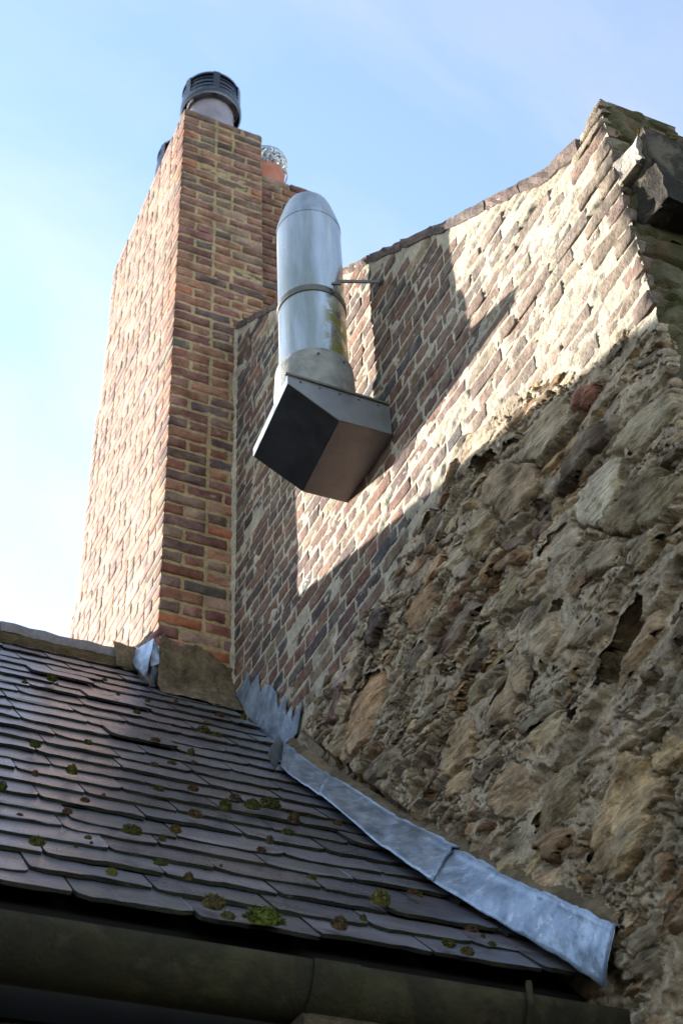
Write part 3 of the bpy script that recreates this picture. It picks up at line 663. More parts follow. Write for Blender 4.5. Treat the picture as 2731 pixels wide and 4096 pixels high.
M['galv'] = simple('grey_flue_box', (.17, .175, .175), .42, .5, 7, .18, .08, dirt=.25, dirtcol=(.09, .08, .05))
M['galv_dark'] = simple('near_black_panel', (.018, .019, .02), .5, .1, 8, .4, .0)  # near-black finish of the sloped panel
M['galv_rose'] = simple('dull_underside', (.19, .165, .16), .5, .3, 6, .2, .08, dirt=.3, dirtcol=(.09, .04, .02), dscale=9)
M['collar'] = simple('weathered_collar', (.2, .195, .175), .75, .1, 16, .35, .6, .006, dirt=.55, dirtcol=(.1, .085, .06), dscale=11)
M['strap'] = simple('aged_steel_strap', (.11, .105, .085), .5, .5, 12, .3, .2)
fl = thing('steel_flue', 'brushed steel flue pipe standing on an angular grey box fixed to the wall', 'flue', None, (1.76, 3.68, 4.035))
R = .14
pipe = MB().lathe([(R, .26), (R, 1.2)], 64).build('pipe', M['steel'], fl, True)
cap = MB().lathe([(R + .0015, 1.192), (R + .0015, 1.21), (R * .975, 1.235), (R * .9, 1.28), (R * .78, 1.345), (R * .7, 1.378), (R * .64, 1.39), (R * .6, 1.385), (R * .6, 1.3)], 64).build('cone_cap', M['steel'], fl, True)
MB().lathe([(R + .001, .655), (R + .0045, .657), (R + .0045, .690), (R + .001, .692)], 64).build('strap', M['strap'], fl, False)
MB().lathe([(.17, -.002), (.17, .01), (.167, .05), (.162, .17), (.158, .27), (.155, .292), (.14, .3)], 56, wob=.006).build('collar', M['collar'], fl, True)
def O(*p): return (p[0] - 1.76, p[1] - 3.68, p[2] - 4.035)
def OB(*p): return O(p[0] + .075 * (p[1] - 3.467), p[1], p[2])      # the box stands slightly askew to the wall
arm = MB()
pa = [Vector(O(1.79, 3.528, 4.69)), Vector(O(1.792, 3.52, 4.735)), Vector(O(1.812, 3.512, 4.752)), Vector(O(1.95, 3.448, 4.742)), Vector(O(1.962, 3.443, 4.742))]
w = .016
for a, b in zip(pa[:-1], pa[1:]):
    dd = (b - a).normalized(); up = Vector((0, 0, 1)) if abs(dd.z) < .7 else Vector((-.4, -.9, 0)); sdv = dd.cross(up).normalized(); up = sdv.cross(dd)
    q = [p + sdv * s_ * .003 + up * u_ * w * .5 for p in (a - dd * .002, b + dd * .002) for s_ in (-1, 1) for u_ in (-1, 1)]
    arm.add(q, [(0, 1, 3, 2), (4, 6, 7, 5), (0, 4, 5, 1), (2, 3, 7, 6), (0, 2, 6, 4), (1, 5, 7, 3)])
armo = arm.build('bracket_arm', M['strap'], fl)
MB().tube([O(1.968, 3.443, 4.742), O(1.955, 3.443, 4.742)], .016, 12).build('wall_fixing', M['strap'], armo)
MB().tube([O(1.774, 3.512, 4.718), O(1.812, 3.5, 4.722)], .006, 8).build('bolt', M['strap'], armo)
# box: profile in X-Z, extruded along Y
prof = [(1.55, 4.035), (1.55, 3.99), (1.752, 3.878), (XW - .006, 3.885), (XW - .006, 4.04)]
Y0, Y1 = 3.467, 3.875
bx = link('box', mesh_np('box', [OB(a, y, b) for y in (Y0, Y1) for a, b in prof], [(0, 1, 2, 3, 4), (9, 8, 7, 6, 5), (4, 9, 5, 0)], M['galv']), fl)
def panel(name, a, b, m, th=.004, ins=.0):
    a = Vector((a[0], 0, a[1])); b = Vector((b[0], 0, b[1])); dd = (b - a).normalized(); nn = Vector((-dd.z, 0, dd.x))
    if nn.z > 0 and name != 'rim': nn = -nn
    if name == 'rim': nn = Vector((-1, 0, 0))
    q = [OB(*(p + nn * k + Vector((0, y, 0)))) for y in (Y0 + ins, Y1 - ins) for k in (0, th) for p in (a, b)]
    return link(name, mesh_np(name, q, [(0, 1, 3, 2), (4, 6, 7, 5), (0, 4, 5, 1), (2, 3, 7, 6), (0, 2, 6, 4), (1, 5, 7, 3)], m), bx)
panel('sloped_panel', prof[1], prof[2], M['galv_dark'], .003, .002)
panel('bottom_panel', prof[2], prof[3], M['galv_rose'], .003, .001)
panel('rim', prof[1], prof[0], M['galv'], .004, -.003)
mb = MB(); mb.box(*[v for p in ((1.538, XW - .008), (Y0 - .008, Y0 + .004), (4.037, 4.047)) for v in p])
mb.v = [OB(*p) for p in mb.v]; mb.build('top_lip', M['strap'], bx)
mb = MB(); mb.tube([OB(1.552, Y0 - .001, 3.99), OB(1.75, Y0 - .001, 3.877), OB(XW - .01, Y0 - .001, 3.884)], .0025, 6); mb.build('seam', M['strap'], bx)

for k in range(5):
    x = 1.60 + k * .08; MB().tube([OB(x, Y0 - .004, 4.022), OB(x, Y0 + .004, 4.022)], .0045, 8).build('screw', M['strap'], bx)
for k in range(3):
    z = 4.22 + k * .0; an = -1.9 + k * .7; MB().tube([(math.cos(an) * (.1595), math.sin(an) * .1595, .25), (math.cos(an) * .166, math.sin(an) * .166, .25)], .005, 8).build('screw', M['strap'], fl)

# ------------------------------------------------------------------ slate roof of the lower house
t = NT('slate')
oi = t.n('ShaderNodeObjectInfo'); c = t.mix(1., oi.outputs['Color'], t.grey(t.ramp(t.noise(7, 6, .65, stretch=(1, 2.5, 2.5)), .3, .7, .7, 1.35)), 'MULTIPLY')
c = t.mix(t.mul(t.ramp(t.noise(24, 7, .7), .58, .7), .35), c, (.16, .15, .125))
c = t.mix(t.mul(t.ramp(t.noise(4, 7, .7), .52, .7), .3), c, (.075, .075, .045))
rg = t.ramp(t.noise(9, 5, .6), .3, .7, .22, .42)
nb = t.bump(t.noise(30, 6, .65, stretch=(1, 3, 3)), .25, .006); nb = t.bump(t.noise(160, 3), .12, .003, nb)
M['slate'] = t.fin(c, rg, nb, 0, .5)
M['slate_edge'] = masonry('slate_broken_edge', tint=(.012, .010, .010), lime=.2, limecol=(.045, .036, .022), limescale=14, soot=.3, moss=.2, bump=1.)
M['deck'] = simple('roof_felt', (.008, .007, .007), .95, spec=.1)
roof = thing('slate_roof', 'dark grey slate roof dotted with moss, sloping down from the chimney to the gutter', 'roof')
COLD = Matrix.Rotation(TH, 4, 'X')
def roof_pt(x, s, n=0.):                                  # x, distance down from the ridge, height off the slope
    return Vector((x, 5.46 - s * math.cos(TH) - n * math.sin(TH), 4.05 - s * math.sin(TH) + n * math.cos(TH)))
S_EAVE = (5.46 - 2.712) / math.cos(TH)
def slate_mesh(w, ln, seed):
    r = np.random.default_rng(seed); n = 9; th = .0095
    ys = r.normal(0, .0035, n); ys[0] += r.uniform(0, .016); ys[-1] += r.uniform(0, .016)
    if r.random() < .3: ys[r.integers(1, 3)] += .006
    low = [(-w / 2 + w * i / (n - 1), ys[i]) for i in range(n)]
    low[0] = (low[0][0] + r.uniform(0, .01), low[0][1]); low[-1] = (low[-1][0] - r.uniform(0, .01), low[-1][1])
    poly = low + [(w / 2, .03), (w / 2, ln), (-w / 2, ln), (-w / 2, .03)]
    bow = r.normal(0, .002)
    z = lambda x, y: bow * (1 - (2 * x / w) ** 2) 
    V = [(x, y + (.003 * r.random() if y < .02 else 0), z(x, y) + r.normal(0, .0006)) for x, y in poly] + [(x, y + (.004 * r.random() if y < .02 else 0), z(x, y) - th) for x, y in poly]; m = len(poly)
    me = mesh_np('slate', V, [tuple(range(m)), tuple(range(2 * m - 1, m - 1, -1))] + [(i, i + m, (i + 1) % m + m, (i + 1) % m) for i in range(m)], M['slate'])
    me.materials.append(M['slate_edge']); me.polygons.foreach_set('material_index', [0] + [1] * (len(me.polygons) - 1)); return me
def gauge(s): return float(np.interp(s, [.3, 1.9, 2.6, 3.2, 3.8], [.185, .175, .152, .134, .129]))
lib = {}
for wq in range(12, 31, 2): lib[wq] = [slate_mesh(wq / 100 - .005, .37, wq * 17 + k) for k in range(5)]
SC = [(.075, .07, .08), (.066, .065, .077), (.08, .069, .076), (.072, .071, .077)]
allsl = []; row = 0
R4 = random.Random(21)
s = S_EAVE
while s > .12:
    x = 1.945 - (.0 if row % 2 else .11) + R4.uniform(-.03, .02); first = True
    right = 1.945
    if not (x > 1.9): allsl.append((row, s, (x + right) / 2, max(12, int(round((right - x) * 50)) * 2)))
    while x > -2.6:
        wq = R4.choice([20, 22, 24, 24, 26] if s < 1.8 else [24, 26, 28, 28, 30]); w = wq / 100
        allsl.append((row, s, x - w / 2, wq)); x -= w
    s -= gauge(s); row += 1
near = []; farr = []
for rw, s, x, wq in allsl:
    p = roof_pt(x, s)
    if p.y > 5.1 and x > XC + .09: continue
    (near if x > -.05 - .0 * s else farr).append((rw, s, x, min(30, wq)))
fv = []
for lst, real in ((near, True), (farr, False)):
    VV = []; FF = []
    for rw, s, x, wq in lst:
        rr_ = R4.random(); lift = R4.uniform(0, .004) + (.01 if rr_ < .05 else 0); slip = R4.uniform(-.006, .008) + (.03 if rr_ > .965 else 0)
        tilt = -.0088 / gauge(s) - lift * 1.2 + R4.uniform(-.004, .004)
        p = roof_pt(x, s + slip, .004 + lift)
        mw = Matrix.Translation(p) @ COLD @ Matrix.Rotation(R4.gauss(0, .006), 4, 'Z') @ Matrix.Rotation(tilt, 4, 'X') @ Matrix.Rotation(R4.gauss(0, .005), 4, 'Y')
        me = R4.choice(lib[wq])
        if real:
            kf = R4.uniform(.7, 1.4); c = [v * kf for v in R4.choice(SC)]
            if x < 1.55 and s < 1.5: c = [c[0] * 1.15, c[1], c[2] * 1.03]
            link('slate', me, roof, c, mw)
        else:
            b = len(VV); VV += [mw @ v.co for v in me.vertices]; FF += [[i + b for i in pl_.vertices] for pl_ in me.polygons]
    if not real and VV:
        tag(link('slate_courses', mesh_np('slate_courses', VV, FF, M['slate']), roof, SC[0]), kind='stuff')
# deck under the slates and the far slope
A = [roof_pt(-4, -.0, -.05), roof_pt(1.95, -.0, -.05), roof_pt(1.95, S_EAVE - .03, -.05), roof_pt(-4, S_EAVE - .03, -.05)]
Bk = [Vector((-4, 8.6, 1.2)), Vector((1.95, 8.6, 1.2))]
lowz = Vector((0, 0, -.06)); q = A + Bk + [a + lowz for a in A] + [b + lowz for b in Bk]
link('deck', mesh_np('deck', q, [(0, 3, 2, 1), (0, 1, 5, 4), (6, 7, 8, 9), (6, 10, 11, 7), (2, 3, 9, 8), (1, 2, 8, 7), (0, 6, 9, 3), (1, 7, 11, 5), (4, 5, 11, 10), (0, 4, 10, 6)], M['deck']), roof)
# ridge tiles on a mortar bed
M['ridge'] = masonry('ridge_tile', tint=(.13, .12, .125), lime=.2, limecol=(.2, .19, .17), soot=.3, var=.25, bump=.35)
M['bed'] = masonry('ridge_mortar', tint=(.09, .055, .025), lime=.35, limecol=(.17, .12, .065), soot=.6, moss=.25, bump=1.2, bd=.02)
x = 1.535; k = 0
while x > -2.6:
    ln = .56 if k == 0 else .45; x0 = x - ln + .006; vs_ = []; n = 8
    dz = R4.uniform(-.008, .008)
    for a in range(n + 1):
        xx = x0 + (ln - .006) * a / n; w1 = R4.gauss(0, .003)
        for (yy, zz) in ((5.417, 4.062), (5.435, 4.105), (5.455, 4.143), (5.475, 4.143), (5.60, 4.03), (5.60, 4.015), (5.465, 4.12), (5.43, 4.06)):
            vs_.append((xx, yy - w1 * .5, zz + w1 + dz))
    fs_ = [(a * 8 + b, a * 8 + (b + 1) % 8, a * 8 + 8 + (b + 1) % 8, a * 8 + 8 + b) for a in range(n) for b in range(8)] + [tuple(range(8)), tuple(range(n * 8 + 7, n * 8 - 1, -1))]
    link('ridge_tile', mesh_np('ridge_tile', vs_, fs_, M['ridge'], False), roof); x -= ln; k += 1
us = np.arange(-2.6, 1.61, .02); vs = np.linspace(0, 1, 8); U, V = np.meshgrid(us, vs, indexing='ij')
nn = .012 * fbm(U * 14, V * 3, 4, 801) * np.sin(np.pi * np.clip(V * 1.1, 0, 1)) + .006 * fbm(U * 40, V * 9, 3, 802)
P = np.stack([U, 5.365 + .06 * V - nn - .01 * np.sin(np.pi * V), roof_z(5.365) + .006 + (4.066 - roof_z(5.365) - .006) * V + .5 * nn], -1)
link('ridge_bedding', mesh_np('ridge_bedding', P.reshape(-1, 3), grid_quads(len(us), 8), M['bed'], True), roof)
us = np.linspace(1.50, 1.612, 9); vs = np.linspace(0, 1, 10); U, V = np.meshgrid(us, vs, indexing='ij')
nn = .008 * fbm(U * 40, V * 5, 3, 811); P = np.stack([U, 5.35 + .1 * V - nn - .01, roof_z(5.35) + .01 + (4.15 - roof_z(5.35)) * np.sqrt(V) + nn], -1)
link('ridge_end_mortar', mesh_np('ridge_end_mortar', P.reshape(-1, 3), grid_quads(9, 10), M['cement'], True), roof)

# ------------------------------------------------------------------ lead flashings
t = NT('lead')
c = t.mix(t.ramp(t.noise(9, 8, .65, dist=.5), .35, .68), (.12, .155, .205), (.35, .41, .485)); c = t.mix(t.mul(t.ramp(t.noise(26, 6, .7), .56, .7), .6), c, (.62, .64, .66))  # blue in the lead tones paints in the reflected sky
c = t.mix(t.mul(t.ramp(t.noise(5, 8, .7), .55, .68), .5), c, (.09, .095, .085))
M['lead'] = t.fin(c, t.ramp(t.noise(16, 4), .3, .7, .3, .46), t.bump(t.noise(34, 5, .55), .45, .008), .6, .5)
FK = np.linalg.inv(RC); FPX = 52.09 / 36 * 4096
def ray(px, py):                                          # survey sight line from the viewpoint, used once to set out corner points
    r = RC.T @ np.array([px - 1365.5, py - 2048, FPX]); return r
def onX(p, x): r = ray(*p); return r * (x / r[0])
def onY(p, y): r = ray(*p); return r * (y / r[1])
def onRoof(p, off=.014):
    c0 = 4.05 - K * 5.46 + off; n = np.array([0, -K, 1.]); r = ray(*p); return r * (c0 / (r @ n))
lf = thing('lead_flashing', 'dented grey lead flashing stepped down the foot of the rubble wall beside the slates', 'flashing')
TP = [(1148, 2985), (1192, 3022), (1345, 3130), (1570, 3275), (1810, 3395), (2110, 3550), (2310, 3632), (2478, 3700)]
BP = [(1132, 3075), (1165, 3110), (1300, 3200), (1530, 3400), (1720, 3530), (2000, 3700), (2240, 3840), (2425, 3965)]
def sheet(i0, i1, tk, name='lead_sheet', over=0., n=26, m=12, lift=0., seed=0):
    tt = np.linspace(i0, i1, n); T3 = np.array([onX(p, 1.902) for p in TP]); B3 = []
    for p in BP:
        b = onRoof(p, .022); b2 = onX(p, 1.875); B3.append(b if b[0] < 1.875 else b2)
    B3 = np.array(B3); k = np.arange(len(TP)); f = lambda A_, q: np.stack([np.interp(q, k, A_[:, j]) for j in range(3)], -1)
    a = f(T3, tt); b = f(B3, tt); U = np.linspace(0, 1, m)
    P = a[:, None] * (1 - U)[None, :, None] + b[:, None] * U[None, :, None]
    SS, UU = np.meshgrid(tt, U, indexing='ij')
    bul = .004 * np.sin(np.pi * UU) + .009 * fbm(SS * 4, UU * 1.5, 3, 820 + seed) + .004 * fbm(SS * 12, UU * 3, 3, 830 + seed) + lift + .004 * fbm(SS * 9, UU * 0, 2, 840) * (UU < .1)
    nrm = np.array([-.75, -.35, .55]); nrm /= np.linalg.norm(nrm)
    P = P + nrm * bul[..., None]
    P[:, 0] += np.array([.035, 0, 0]); P[:, 1] += np.array([-.004, 0, .004])
    V = np.concatenate([P.reshape(-1, 3), (P - nrm * .004).reshape(-1, 3)]); q = grid_quads(n, m); N = n * m
    e = []
    bd = [(i * m, (i + 1) * m) for i in range(n - 1)] + [(i * m + m - 1, (i + 1) * m + m - 1) for i in range(n - 1)] + [(j, j + 1) for j in range(m - 1)] + [((n - 1) * m + j, (n - 1) * m + j + 1) for j in range(m - 1)]
    F = [tuple(x) for x in q] + [tuple(x[::-1] + N) for x in q] + [(a_, b_, b_ + N, a_ + N) for a_, b_ in bd]
    return link(name, mesh_np(name, V, F, tk, True), lf)
sheet(0, 1.97, M['lead'], seed=1, lift=.012); sheet(1.93, 4.1, M['lead'], seed=3, lift=.022, n=34); sheet(4.0, 7, M['lead'], seed=5, n=44, lift=.013)
# serrated soakers higher up, tucked into the brick joints
def flat(name, pts, x, parent, mat, th=.004, bend=0.):
    P = [onX(p, x) for i, p in enumerate(pts)]; n = len(P)
    P = [np.array((p[0], p[1], p[2] - .09)) if p[2] < roof_z(p[1]) + .045 else p for p in P]
    return link(name, mesh_np(name, [tuple(p) for p in P] + [(p[0] + th, p[1], p[2]) for p in P], [tuple(range(n)), tuple(range(2 * n - 1, n - 1, -1))] + [(i, (i + 1) % n, (i + 1) % n + n, i + n) for i in range(n)], mat), parent)
zc_ = lambda x, y: (250 + x * .638, 1700 + y * .638)
flat('stepped_sheet', [zc_(*p) for p in [(1088, 1690), (1130, 1625), (1160, 1548), (1176, 1640), (1200, 1600), (1226, 1560), (1234, 1685), (1270, 1625), (1312, 1632), (1250, 1850)]], XW - .012, lf, M['lead'])
flat('stepped_sheet', [zc_(*p) for p in [(1246, 1852), (1312, 1640), (1338, 1678), (1345, 1785), (1372, 1740), (1400, 1692), (1394, 1832), (1436, 1760), (1432, 1862), (1470, 1790), (1500, 1722), (1465, 1935), (1440, 1962), (1345, 1925)]], XW - .016, lf, M['lead'])
# crumpled end of lead where the two runs meet
us = np.linspace(0, 1, 14); vs = np.linspace(0, 1, 8); U, V = np.meshgrid(us, vs, indexing='ij')
a, b = onX((1135, 2975), 1.90), onRoof((1090, 3065), .03); c_ = np.array([-.05, -.05, .02])
P = a[None, None] * (1 - U)[..., None] + b[None, None] * U[..., None] + c_ * (V - .3)[..., None] + np.array([-.5, -.3, .8]) * (.03 * np.sin(np.pi * V) * (1 - .4 * U) + .006 * fbm(U * 3, V * 3, 3, 871))[..., None]
link('crumpled_end', mesh_np('crumpled_end', P.reshape(-1, 3), grid_quads(14, 8), M['lead'], True), lf)
# lead wrapped round the near corner of the chimney
cf = thing('corner_flashing', 'crumpled lead flashing wrapped round the foot of the chimney corner', 'flashing')
zz2 = lambda x, y: (500 + x * .3827, 2100 + y * .3827)
def crumple(name, cs, side, seed, m=(12, 14)):
    us = np.linspace(0, 1, m[0]); vs = np.linspace(0, 1, m[1]); U, V = np.meshgrid(us, vs, indexing='ij')
    q = (1 - U)[..., None] * ((1 - V)[..., None] * cs[0] + V[..., None] * cs[3]) + U[..., None] * ((1 - V)[..., None] * cs[1] + V[..., None] * cs[2])
    nn = .006 * fbm(U * 3, V * 4, 3, seed) + .012 * np.sin(V * 3) * V
    q = q + np.array(side) * nn[..., None]
    V2 = np.concatenate([q.reshape(-1, 3), (q - np.array(side) * .004).reshape(-1, 3)]); g = grid_quads(*m); N = m[0] * m[1]
    return link(name, mesh_np(name, V2, np.concatenate([g, g[:, ::-1] + N]), M['lead'], True), cf)
xs_ = XC - .012
crumple('side_sheet', [onX(zz2(70, 1325), xs_), onX(zz2(305, 1185), xs_), onX(zz2(240, 1615), xs_ - .03), onX(zz2(112, 1490), xs_ - .03)], (-1, -.1, .1), 881)
crumple('front_fold', [onY(zz2(296, 1200), YC - .014), onY(zz2(362, 1275), YC - .014), onY(zz2(358, 1460), YC - .03), onY(zz2(268, 1475), YC - .03)], (-.3, -1, 0), 883)
crumple('front_apron', [onY(zz2(285, 1465), YC - .03), onY(zz2(352, 1470), YC - .02), onRoof(zz2(440, 1655), .02), onRoof(zz2(255, 1690), .02)], (-.3, -.8, .4), 885)
# cement fillet run along the top of the lead
us = np.linspace(0, 7, 120); vs = np.linspace(0, 1, 8); U, V = np.meshgrid(us, vs, indexing='ij'); T3 = np.array([onX(p, 1.9) for p in TP]); kk = np.arange(len(TP))
P = np.stack([np.interp(U, kk, T3[:, j]) for j in range(3)], -1); wd = (.05 + .018 * fbm(U * 3, U * 0, 3, 891))
P[..., 2] += V * wd - .008; P[..., 0] += -.008 * np.sin(np.pi * V) + .03 * V ** 2 - .004 * fbm(U * 12, V * 3, 3, 892); P[..., 1] -= .0 * V
link('cement_fillet', mesh_np('cement_fillet', P.reshape(-1, 3), grid_quads(120, 8), M['cement'], True), gable)

# ------------------------------------------------------------------ eaves: gutter, board, house wall, projecting stone
M['gutter'] = masonry('algae_gutter', tint=(.014, .0105, .007), lime=.6, limecol=(.065, .05, .026), limescale=5, soot=.8, moss=.6, mosscol=(.022, .023, .006), bump=.5)
gt = thing('eaves_gutter', 'algae-stained brown gutter below the slate eaves', 'gutter')
YG, ZG, RG = 2.585, 1.262, .088
def trough(x0, x1, r, th=.008, n=18):
    vs_ = []; st = max(2, int((x1 - x0) / .1))
    for i in range(st + 1):
        x = x0 + (x1 - x0) * i / st
        for k in range(n + 1):
            a = math.pi + math.pi * k / n; vs_.append((x, YG + r * math.cos(a), ZG + r * 1.05 * math.sin(a)))
        for k in range(n + 1):
            a = 2 * math.pi - math.pi * k / n; vs_.append((x, YG + (r - th) * math.cos(a), ZG + (r - th) * 1.05 * math.sin(a)))
    m = 2 * n + 2
    fs_ = [(i * m + k, i * m + (k + 1) % m, (i + 1) * m + (k + 1) % m, (i + 1) * m + k) for i in range(st) for k in range(m)]
    return vs_, fs_
vs_, fs_ = trough(-3, 1.87, RG); MB().add(vs_, fs_).build('trough', M['gutter'], gt, True)
for x in (1.14, -.9): vs_, fs_ = trough(x, x + .1, RG + .006); MB().add(vs_, fs_).build('joint_collar', M['gutter'], gt, True)
for x in (1.62,):
    mb = MB(); mb.tube([(x, YG - RG - .012, ZG + .02), (x, YG - RG - .01, ZG - .03), (x, YG - .05, ZG - RG - .012), (x, YG + .05, ZG - RG - .008), (x, YG + .12, ZG - .03), (x, YG + .14, ZG + .06)], .007, 8); mb.build('bracket', M['gutter'], gt)
M['board'] = simple('dark_eaves_board', (.008, .007, .006), .95, spec=.1)
hw = thing('house_wall', 'dark shaded stone wall of the lower house under its gutter', 'wall')
MB().box(-4, 1.9, 2.86, 3.1, -1.6, 1.45).build('masonry', M['core'], hw)
MB().box(-4, 1.9, 2.815, 2.857, 1.2, 1.36).build('eaves_board', M['board'], hw)
us = np.arange(-.2, 1.93, .016); vs = np.arange(.3, 1.25, .016); U, V = np.meshgrid(us, vs, indexing='ij'); sd = []; R5 = np.random.default_rng(4); z = .32
while z < 1.2:
    h = R5.uniform(.1, .16); x = -.2
    while x < 1.9:
        ln = R5.uniform(.15, .4); sd.append((x + ln / 2, z + h / 2, ln / 2, 0., 0., h / 2, R5.choice(['greybrown', 'brown', 'olive', 'grey']), float(R5.uniform(.01, .03)))); x += ln + .012
    z += h + .012
stone_field(hw, sd, U, V, U * 0, lambda u, v, h: np.stack([u, 2.835 - h, v], -1), (M['stone'], M['rub_mortar']), [], sid0=500, joint=.05, warp=.6)
bl = MB(); P0, P1 = onY((1105, 3992), 2.44), onY((1420, 4040), 2.44)
cb = thing('stone_corbel', 'rough brown stone block jutting out below the gutter', 'stone', None, (1.05, 2.62, 1.12))
us = np.linspace(0, 1, 26); vs = np.linspace(0, 1, 9); U, V = np.meshgrid(us, vs, indexing='ij')
def slabface(o, a, b, nrm, name, seed, par):
    nn = .006 * fbm(U * 7, V * 4, 4, seed); P = np.array(o) + U[..., None] * np.array(a) + V[..., None] * np.array(b) + np.array(nrm) * nn[..., None]; return link(name, mesh_np(name, P.reshape(-1, 3), grid_quads(26, 9), M['coping'], True), par, (.06, .043, .024))
X0, X1, Y0_, Y1_, Z0, Z1 = 0.05, .36, -.16, .22, -.14, .015
slabface((X0, Y0_, Z0), (X1, 0, 0), (0, 0, Z1 - Z0), (0, -1, 0), 'front_face', 901, cb); slabface((X0, Y0_, Z1), (X1, 0, 0), (0, Y1_ - Y0_, 0), (0, 0, 1), 'top_face', 902, cb)
slabface((X0, Y1_, Z0), (0, Y0_ - Y1_, 0), (0, 0, Z1 - Z0), (-1, 0, 0), 'end_face', 903, cb); slabface((X0, Y1_, Z0), (X1, 0, 0), (0, Y0_ - Y1_, 0), (0, 0, -1), 'under_face', 904, cb)

# ------------------------------------------------------------------ main house gutter at the wall corner (top right)
mg = thing('corner_gutter', 'dark mossy stone gutter at the wall corner, its broken end catching the sun', 'gutter', None, (2.0, 2.0, 3.6))
def lump(name, x0, x1, y0, y1, z0, z1, seed, mat, par, col, n=(18, 10, 10), amp=.014):
    V = []; F = []; idx = {}
    def vid(i, j, k):
        if (i, j, k) not in idx:
            x, y, z = x0 + (x1 - x0) * i / n[0], y0 + (y1 - y0) * j / n[1], z0 + (z1 - z0) * k / n[2]
            d_ = amp * np.array([float(fbm(np.array(y * 9 + 3 + seed), np.array(z * 9 + x * 5), 4, seed)), float(fbm(np.array(x * 9), np.array(z * 9 + 5 + y * 5), 4, seed + 9)), float(fbm(np.array(x * 9 + 2), np.array(y * 9 + z * 5), 4, seed + 19))]) * 2
            idx[(i, j, k)] = len(V); V.append((x + d_[0], y + d_[1], z + d_[2]))
        return idx[(i, j, k)]
    for i in range(n[0]):
        for j in range(n[1]):
            for k in (0, n[2]): F.append((vid(i, j, k), vid(i + 1, j, k), vid(i + 1, j + 1, k), vid(i, j + 1, k)))
    for i in range(n[0]):
        for k in range(n[2]):
            for j in (0, n[1]): F.append((vid(i, j, k), vid(i + 1, j, k), vid(i + 1, j, k + 1), vid(i, j, k + 1)))
    for j in range(n[1]):
        for k in range(n[2]):
            for i in (0, n[0]): F.append((vid(i, j, k), vid(i, j + 1, k), vid(i, j + 1, k + 1), vid(i, j, k + 1)))
    return link(name, mesh_np(name, V, np.array(F), mat, True), par, col)
lump('trough', .005, 1.1, -.132, -.01, -.22, .12, 911, M['coping'], mg, (.028, .022, .014), amp=.011)
lump('broken_end', -.015, .012, -.122, .0, -.03, .095, 915, M['coping'], mg, (.34, .3, .25), (4, 10, 12), .012)  # pale tint against the dark trough paints in sunlight on the end
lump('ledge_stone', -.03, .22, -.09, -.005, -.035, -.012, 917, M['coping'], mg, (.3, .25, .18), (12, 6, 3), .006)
# ------------------------------------------------------------------ moss
def moss_mesh(seed, blades=150, flat_=.6, blade=.2):
    r = np.random.default_rng(seed); V = []; F = []
    n, m = 10, 5
    for j in range(m + 1):
        for i in range(n):
            a = 2 * math.pi * i / n; e = math.pi / 2 * j / m; k = 1 + r.normal(0, .1)
            V.append((math.cos(a) * math.cos(e) * .82 * k, math.sin(a) * math.cos(e) * .82 * k, math.sin(e) * flat_ * .85 * k - .1))
    for j in range(m):
        for i in range(n): F.append((j * n + i, j * n + (i + 1) % n, (j + 1) * n + (i + 1) % n, (j + 1) * n + i))
    for b in range(blades):
        a = r.uniform(0, 2 * math.pi); e = math.asin(r.uniform(0, 1)); d_ = np.array([math.cos(a) * math.cos(e), math.sin(a) * math.cos(e), math.sin(e) * flat_]); rad = r.uniform(.72, .9)
        p = d_ * rad; t_ = np.cross(d_, r.normal(0, 1, 3)); t_ /= np.linalg.norm(t_) + 1e-6; l = blade * r.uniform(.5, 1.2); w_ = .05 + .05 * r.random()
        tip = p + (d_ / np.linalg.norm(d_) + r.normal(0, .35, 3)) * l; q = len(V); V += [tuple(p - t_ * w_), tuple(p + t_ * w_), tuple(tip)]; F.append((q, q + 1, q + 2, q + 2))
    F = [f if f[2] != f[-1] else f[:3] for f in F]
    return mesh_np('moss', V, F, M['moss'])
MM = [moss_mesh(40 + i, 320, .6 + .1 * (i % 3), .17) for i in range(6)]
GREEN, BROWN, YEL = (.05, .045, .013), (.065, .04, .02), (.062, .058, .016)
z5 = lambda x, y: (x * .829, 2400 + y * .829); z6 = lambda x, y: (x * .893, 3200 + y * .893); z7 = lambda x, y: (1300 + x * .9126, 3000 + y * .9126)
BIG = [(z5(250, 385), 34, GREEN, 1, 'round dark green moss cushion high on the slates near the ridge'), (z5(170, 705), 28, GREEN, 1.2, 'round moss cushion at the left of the roof, third of the way down'),
       (z5(345, 832), 30, GREEN, 1.2, 'pair of merged moss cushions left of centre on the slates'), (z5(8, 905), 34, GREEN, 1, 'moss tuft cut by the left edge of the picture'),
       (z5(980, 635), 32, GREEN, 1.4, 'spreading moss patch on slates below the chimney foot'), (z5(1215, 1000), 34, GREEN, 1.6, 'long moss mat in the row of slates beside the flashing'),
       (z5(940, 1040), 40, BROWN, 1.2, 'brown dry moss clump in the middle of the slate roof'), (z6(955, 475), 56, (.07, .06, .02), 1.3, 'largest moss clump on the eaves slates'),
       (z6(1180, 540), 62, YEL, 2.2, 'bright yellow-green moss mat spread along the eaves slate'), (z6(500, 330), 36, (.085, .085, .02), 1, 'round moss cushion near the eaves at the lower left'),
       (z7(240, 665), 52, (.075, .07, .02), 1.2, 'double moss tuft on the slates under the long lead sheet'), (z7(60, 775), 46, BROWN, 1.1, 'brown moss tuft beside a slate joint near the eaves'),
       (z7(540, 855), 40, GREEN, 1.1, 'dark moss tuft on the last slates before the lower lead end')]
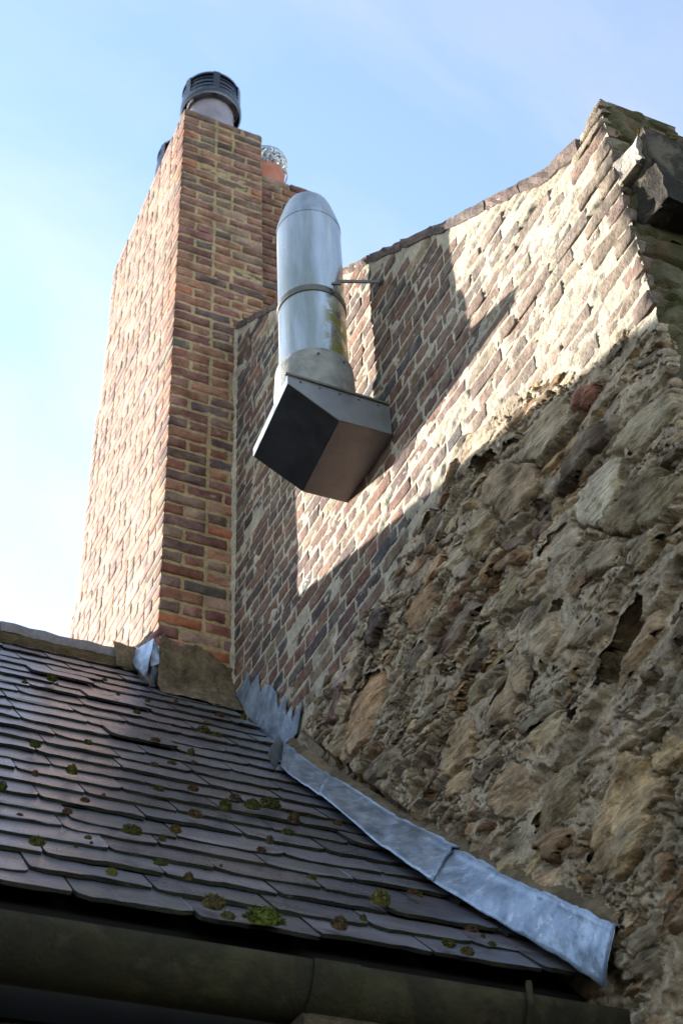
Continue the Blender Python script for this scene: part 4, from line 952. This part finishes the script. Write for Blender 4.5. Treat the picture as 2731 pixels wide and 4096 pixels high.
SMALL = [(z5(*p), r_, c) for *p, r_, c in [(275, 410, 10, GREEN), (120, 400, 14, BROWN), (505, 388, 10, YEL), (570, 458, 12, BROWN), (668, 468, 9, BROWN), (712, 490, 10, GREEN), (848, 495, 14, GREEN), (660, 545, 16, GREEN), (1060, 560, 18, BROWN), (1175, 572, 20, BROWN),
    (425, 692, 22, GREEN), (750, 680, 18, BROWN), (920, 745, 26, GREEN), (935, 785, 14, BROWN), (830, 790, 18, GREEN), (170, 845, 22, BROWN), (765, 915, 26, GREEN), (745, 800, 16, BROWN), (500, 945, 13, BROWN), (410, 970, 22, BROWN), (325, 1025, 18, BROWN), (1085, 1005, 38, GREEN),
    (1135, 960, 28, BROWN), (1300, 995, 40, GREEN), (1420, 1065, 32, BROWN), (930, 915, 26, BROWN), (1045, 655, 18, GREEN), (600, 660, 8, BROWN), (990, 595, 10, GREEN)]] + \
    [(z6(*p), r_, c) for *p, r_, c in [(590, 145, 36, GREEN), (725, 180, 24, BROWN), (165, 195, 36, GREEN), (395, 172, 14, GREEN), (410, 195, 12, BROWN), (785, 140, 28, BROWN), (720, 288, 26, GREEN), (845, 350, 30, GREEN), (1020, 525, 34, YEL), (1395, 350, 20, YEL),
    (1205, 190, 26, BROWN), (1170, 228, 22, BROWN), (1290, 152, 22, GREEN), (1310, 92, 32, BROWN), (1510, 560, 34, BROWN), (90, 68, 12, BROWN), (990, 298, 10, BROWN), (340, 212, 10, GREEN), (1300, 436, 10, BROWN)]] + \
    [(z7(*p), r_, c) for *p, r_, c in [(165, 742, 22, GREEN), (620, 890, 32, YEL), (640, 790, 26, BROWN), (690, 820, 16, GREEN), (730, 855, 20, YEL), (385, 625, 22, BROWN), (415, 642, 18, GREEN), (1000, 880, 18, BROWN), (55, 325, 18, BROWN)]]
def put_moss(p, r, col, el, seed):
    P = onRoof(p, .03); depth = float(RC[2] @ P); sz = r * depth / FPX * .72; rr_ = random.Random(seed)
    o = link('moss_tuft', MM[seed % 6], None, tuple(v * rr_.uniform(.85, 1.2) for v in col))
    o.matrix_world = Matrix.Translation(Vector([float(v) for v in P])) @ COLD @ Matrix.Rotation(rr_.uniform(-.25, .25), 4, 'Z') @ Matrix.Diagonal((sz * el, sz * 1.15, sz * rr_.uniform(1.5, 2.1), 1)) 
    return o
for i, (p, r, c, el, lab) in enumerate(BIG): tag(put_moss(p, r, c, el, i), lab, 'moss', 'moss tufts on the slate roof')
for i, (p, r, c) in enumerate(SMALL): tag(put_moss(p, r, c, 1 + .4 * (i % 3), 50 + i), 'small moss tuft lodged in a joint between roof slates', 'moss', 'moss tufts on the slate roof')
# moss and ferny growth on the corner gutter
for i, (x, y, z, sz) in enumerate([(2.02, 1.89, 3.725, .024), (2.07, 1.9, 3.725, .02), (2.11, 1.89, 3.725, .028), (2.16, 1.9, 3.725, .036), (2.22, 1.89, 3.725, .03)]):
    o = link('moss_tuft', MM[i], None, YEL if i % 2 else (.09, .08, .02)); o.matrix_world = Matrix.Translation((x, y, z)) @ Matrix.Diagonal((sz, sz, sz, 1))
    tag(o, 'moss tuft growing along the top of the dark corner gutter', 'moss', 'moss tufts on the corner gutter')

# ------------------------------------------------------------------ ground
M['yard'] = masonry('yard_paving', tint=(.07, .065, .055), lime=.1, var=.3, bump=.3)
tag(link('ground', mesh_np('ground', [(-300, -300, -1.6), (300, -300, -1.6), (300, 300, -1.6), (-300, 300, -1.6)], [(0, 1, 2, 3)], M['yard'])), kind='structure')
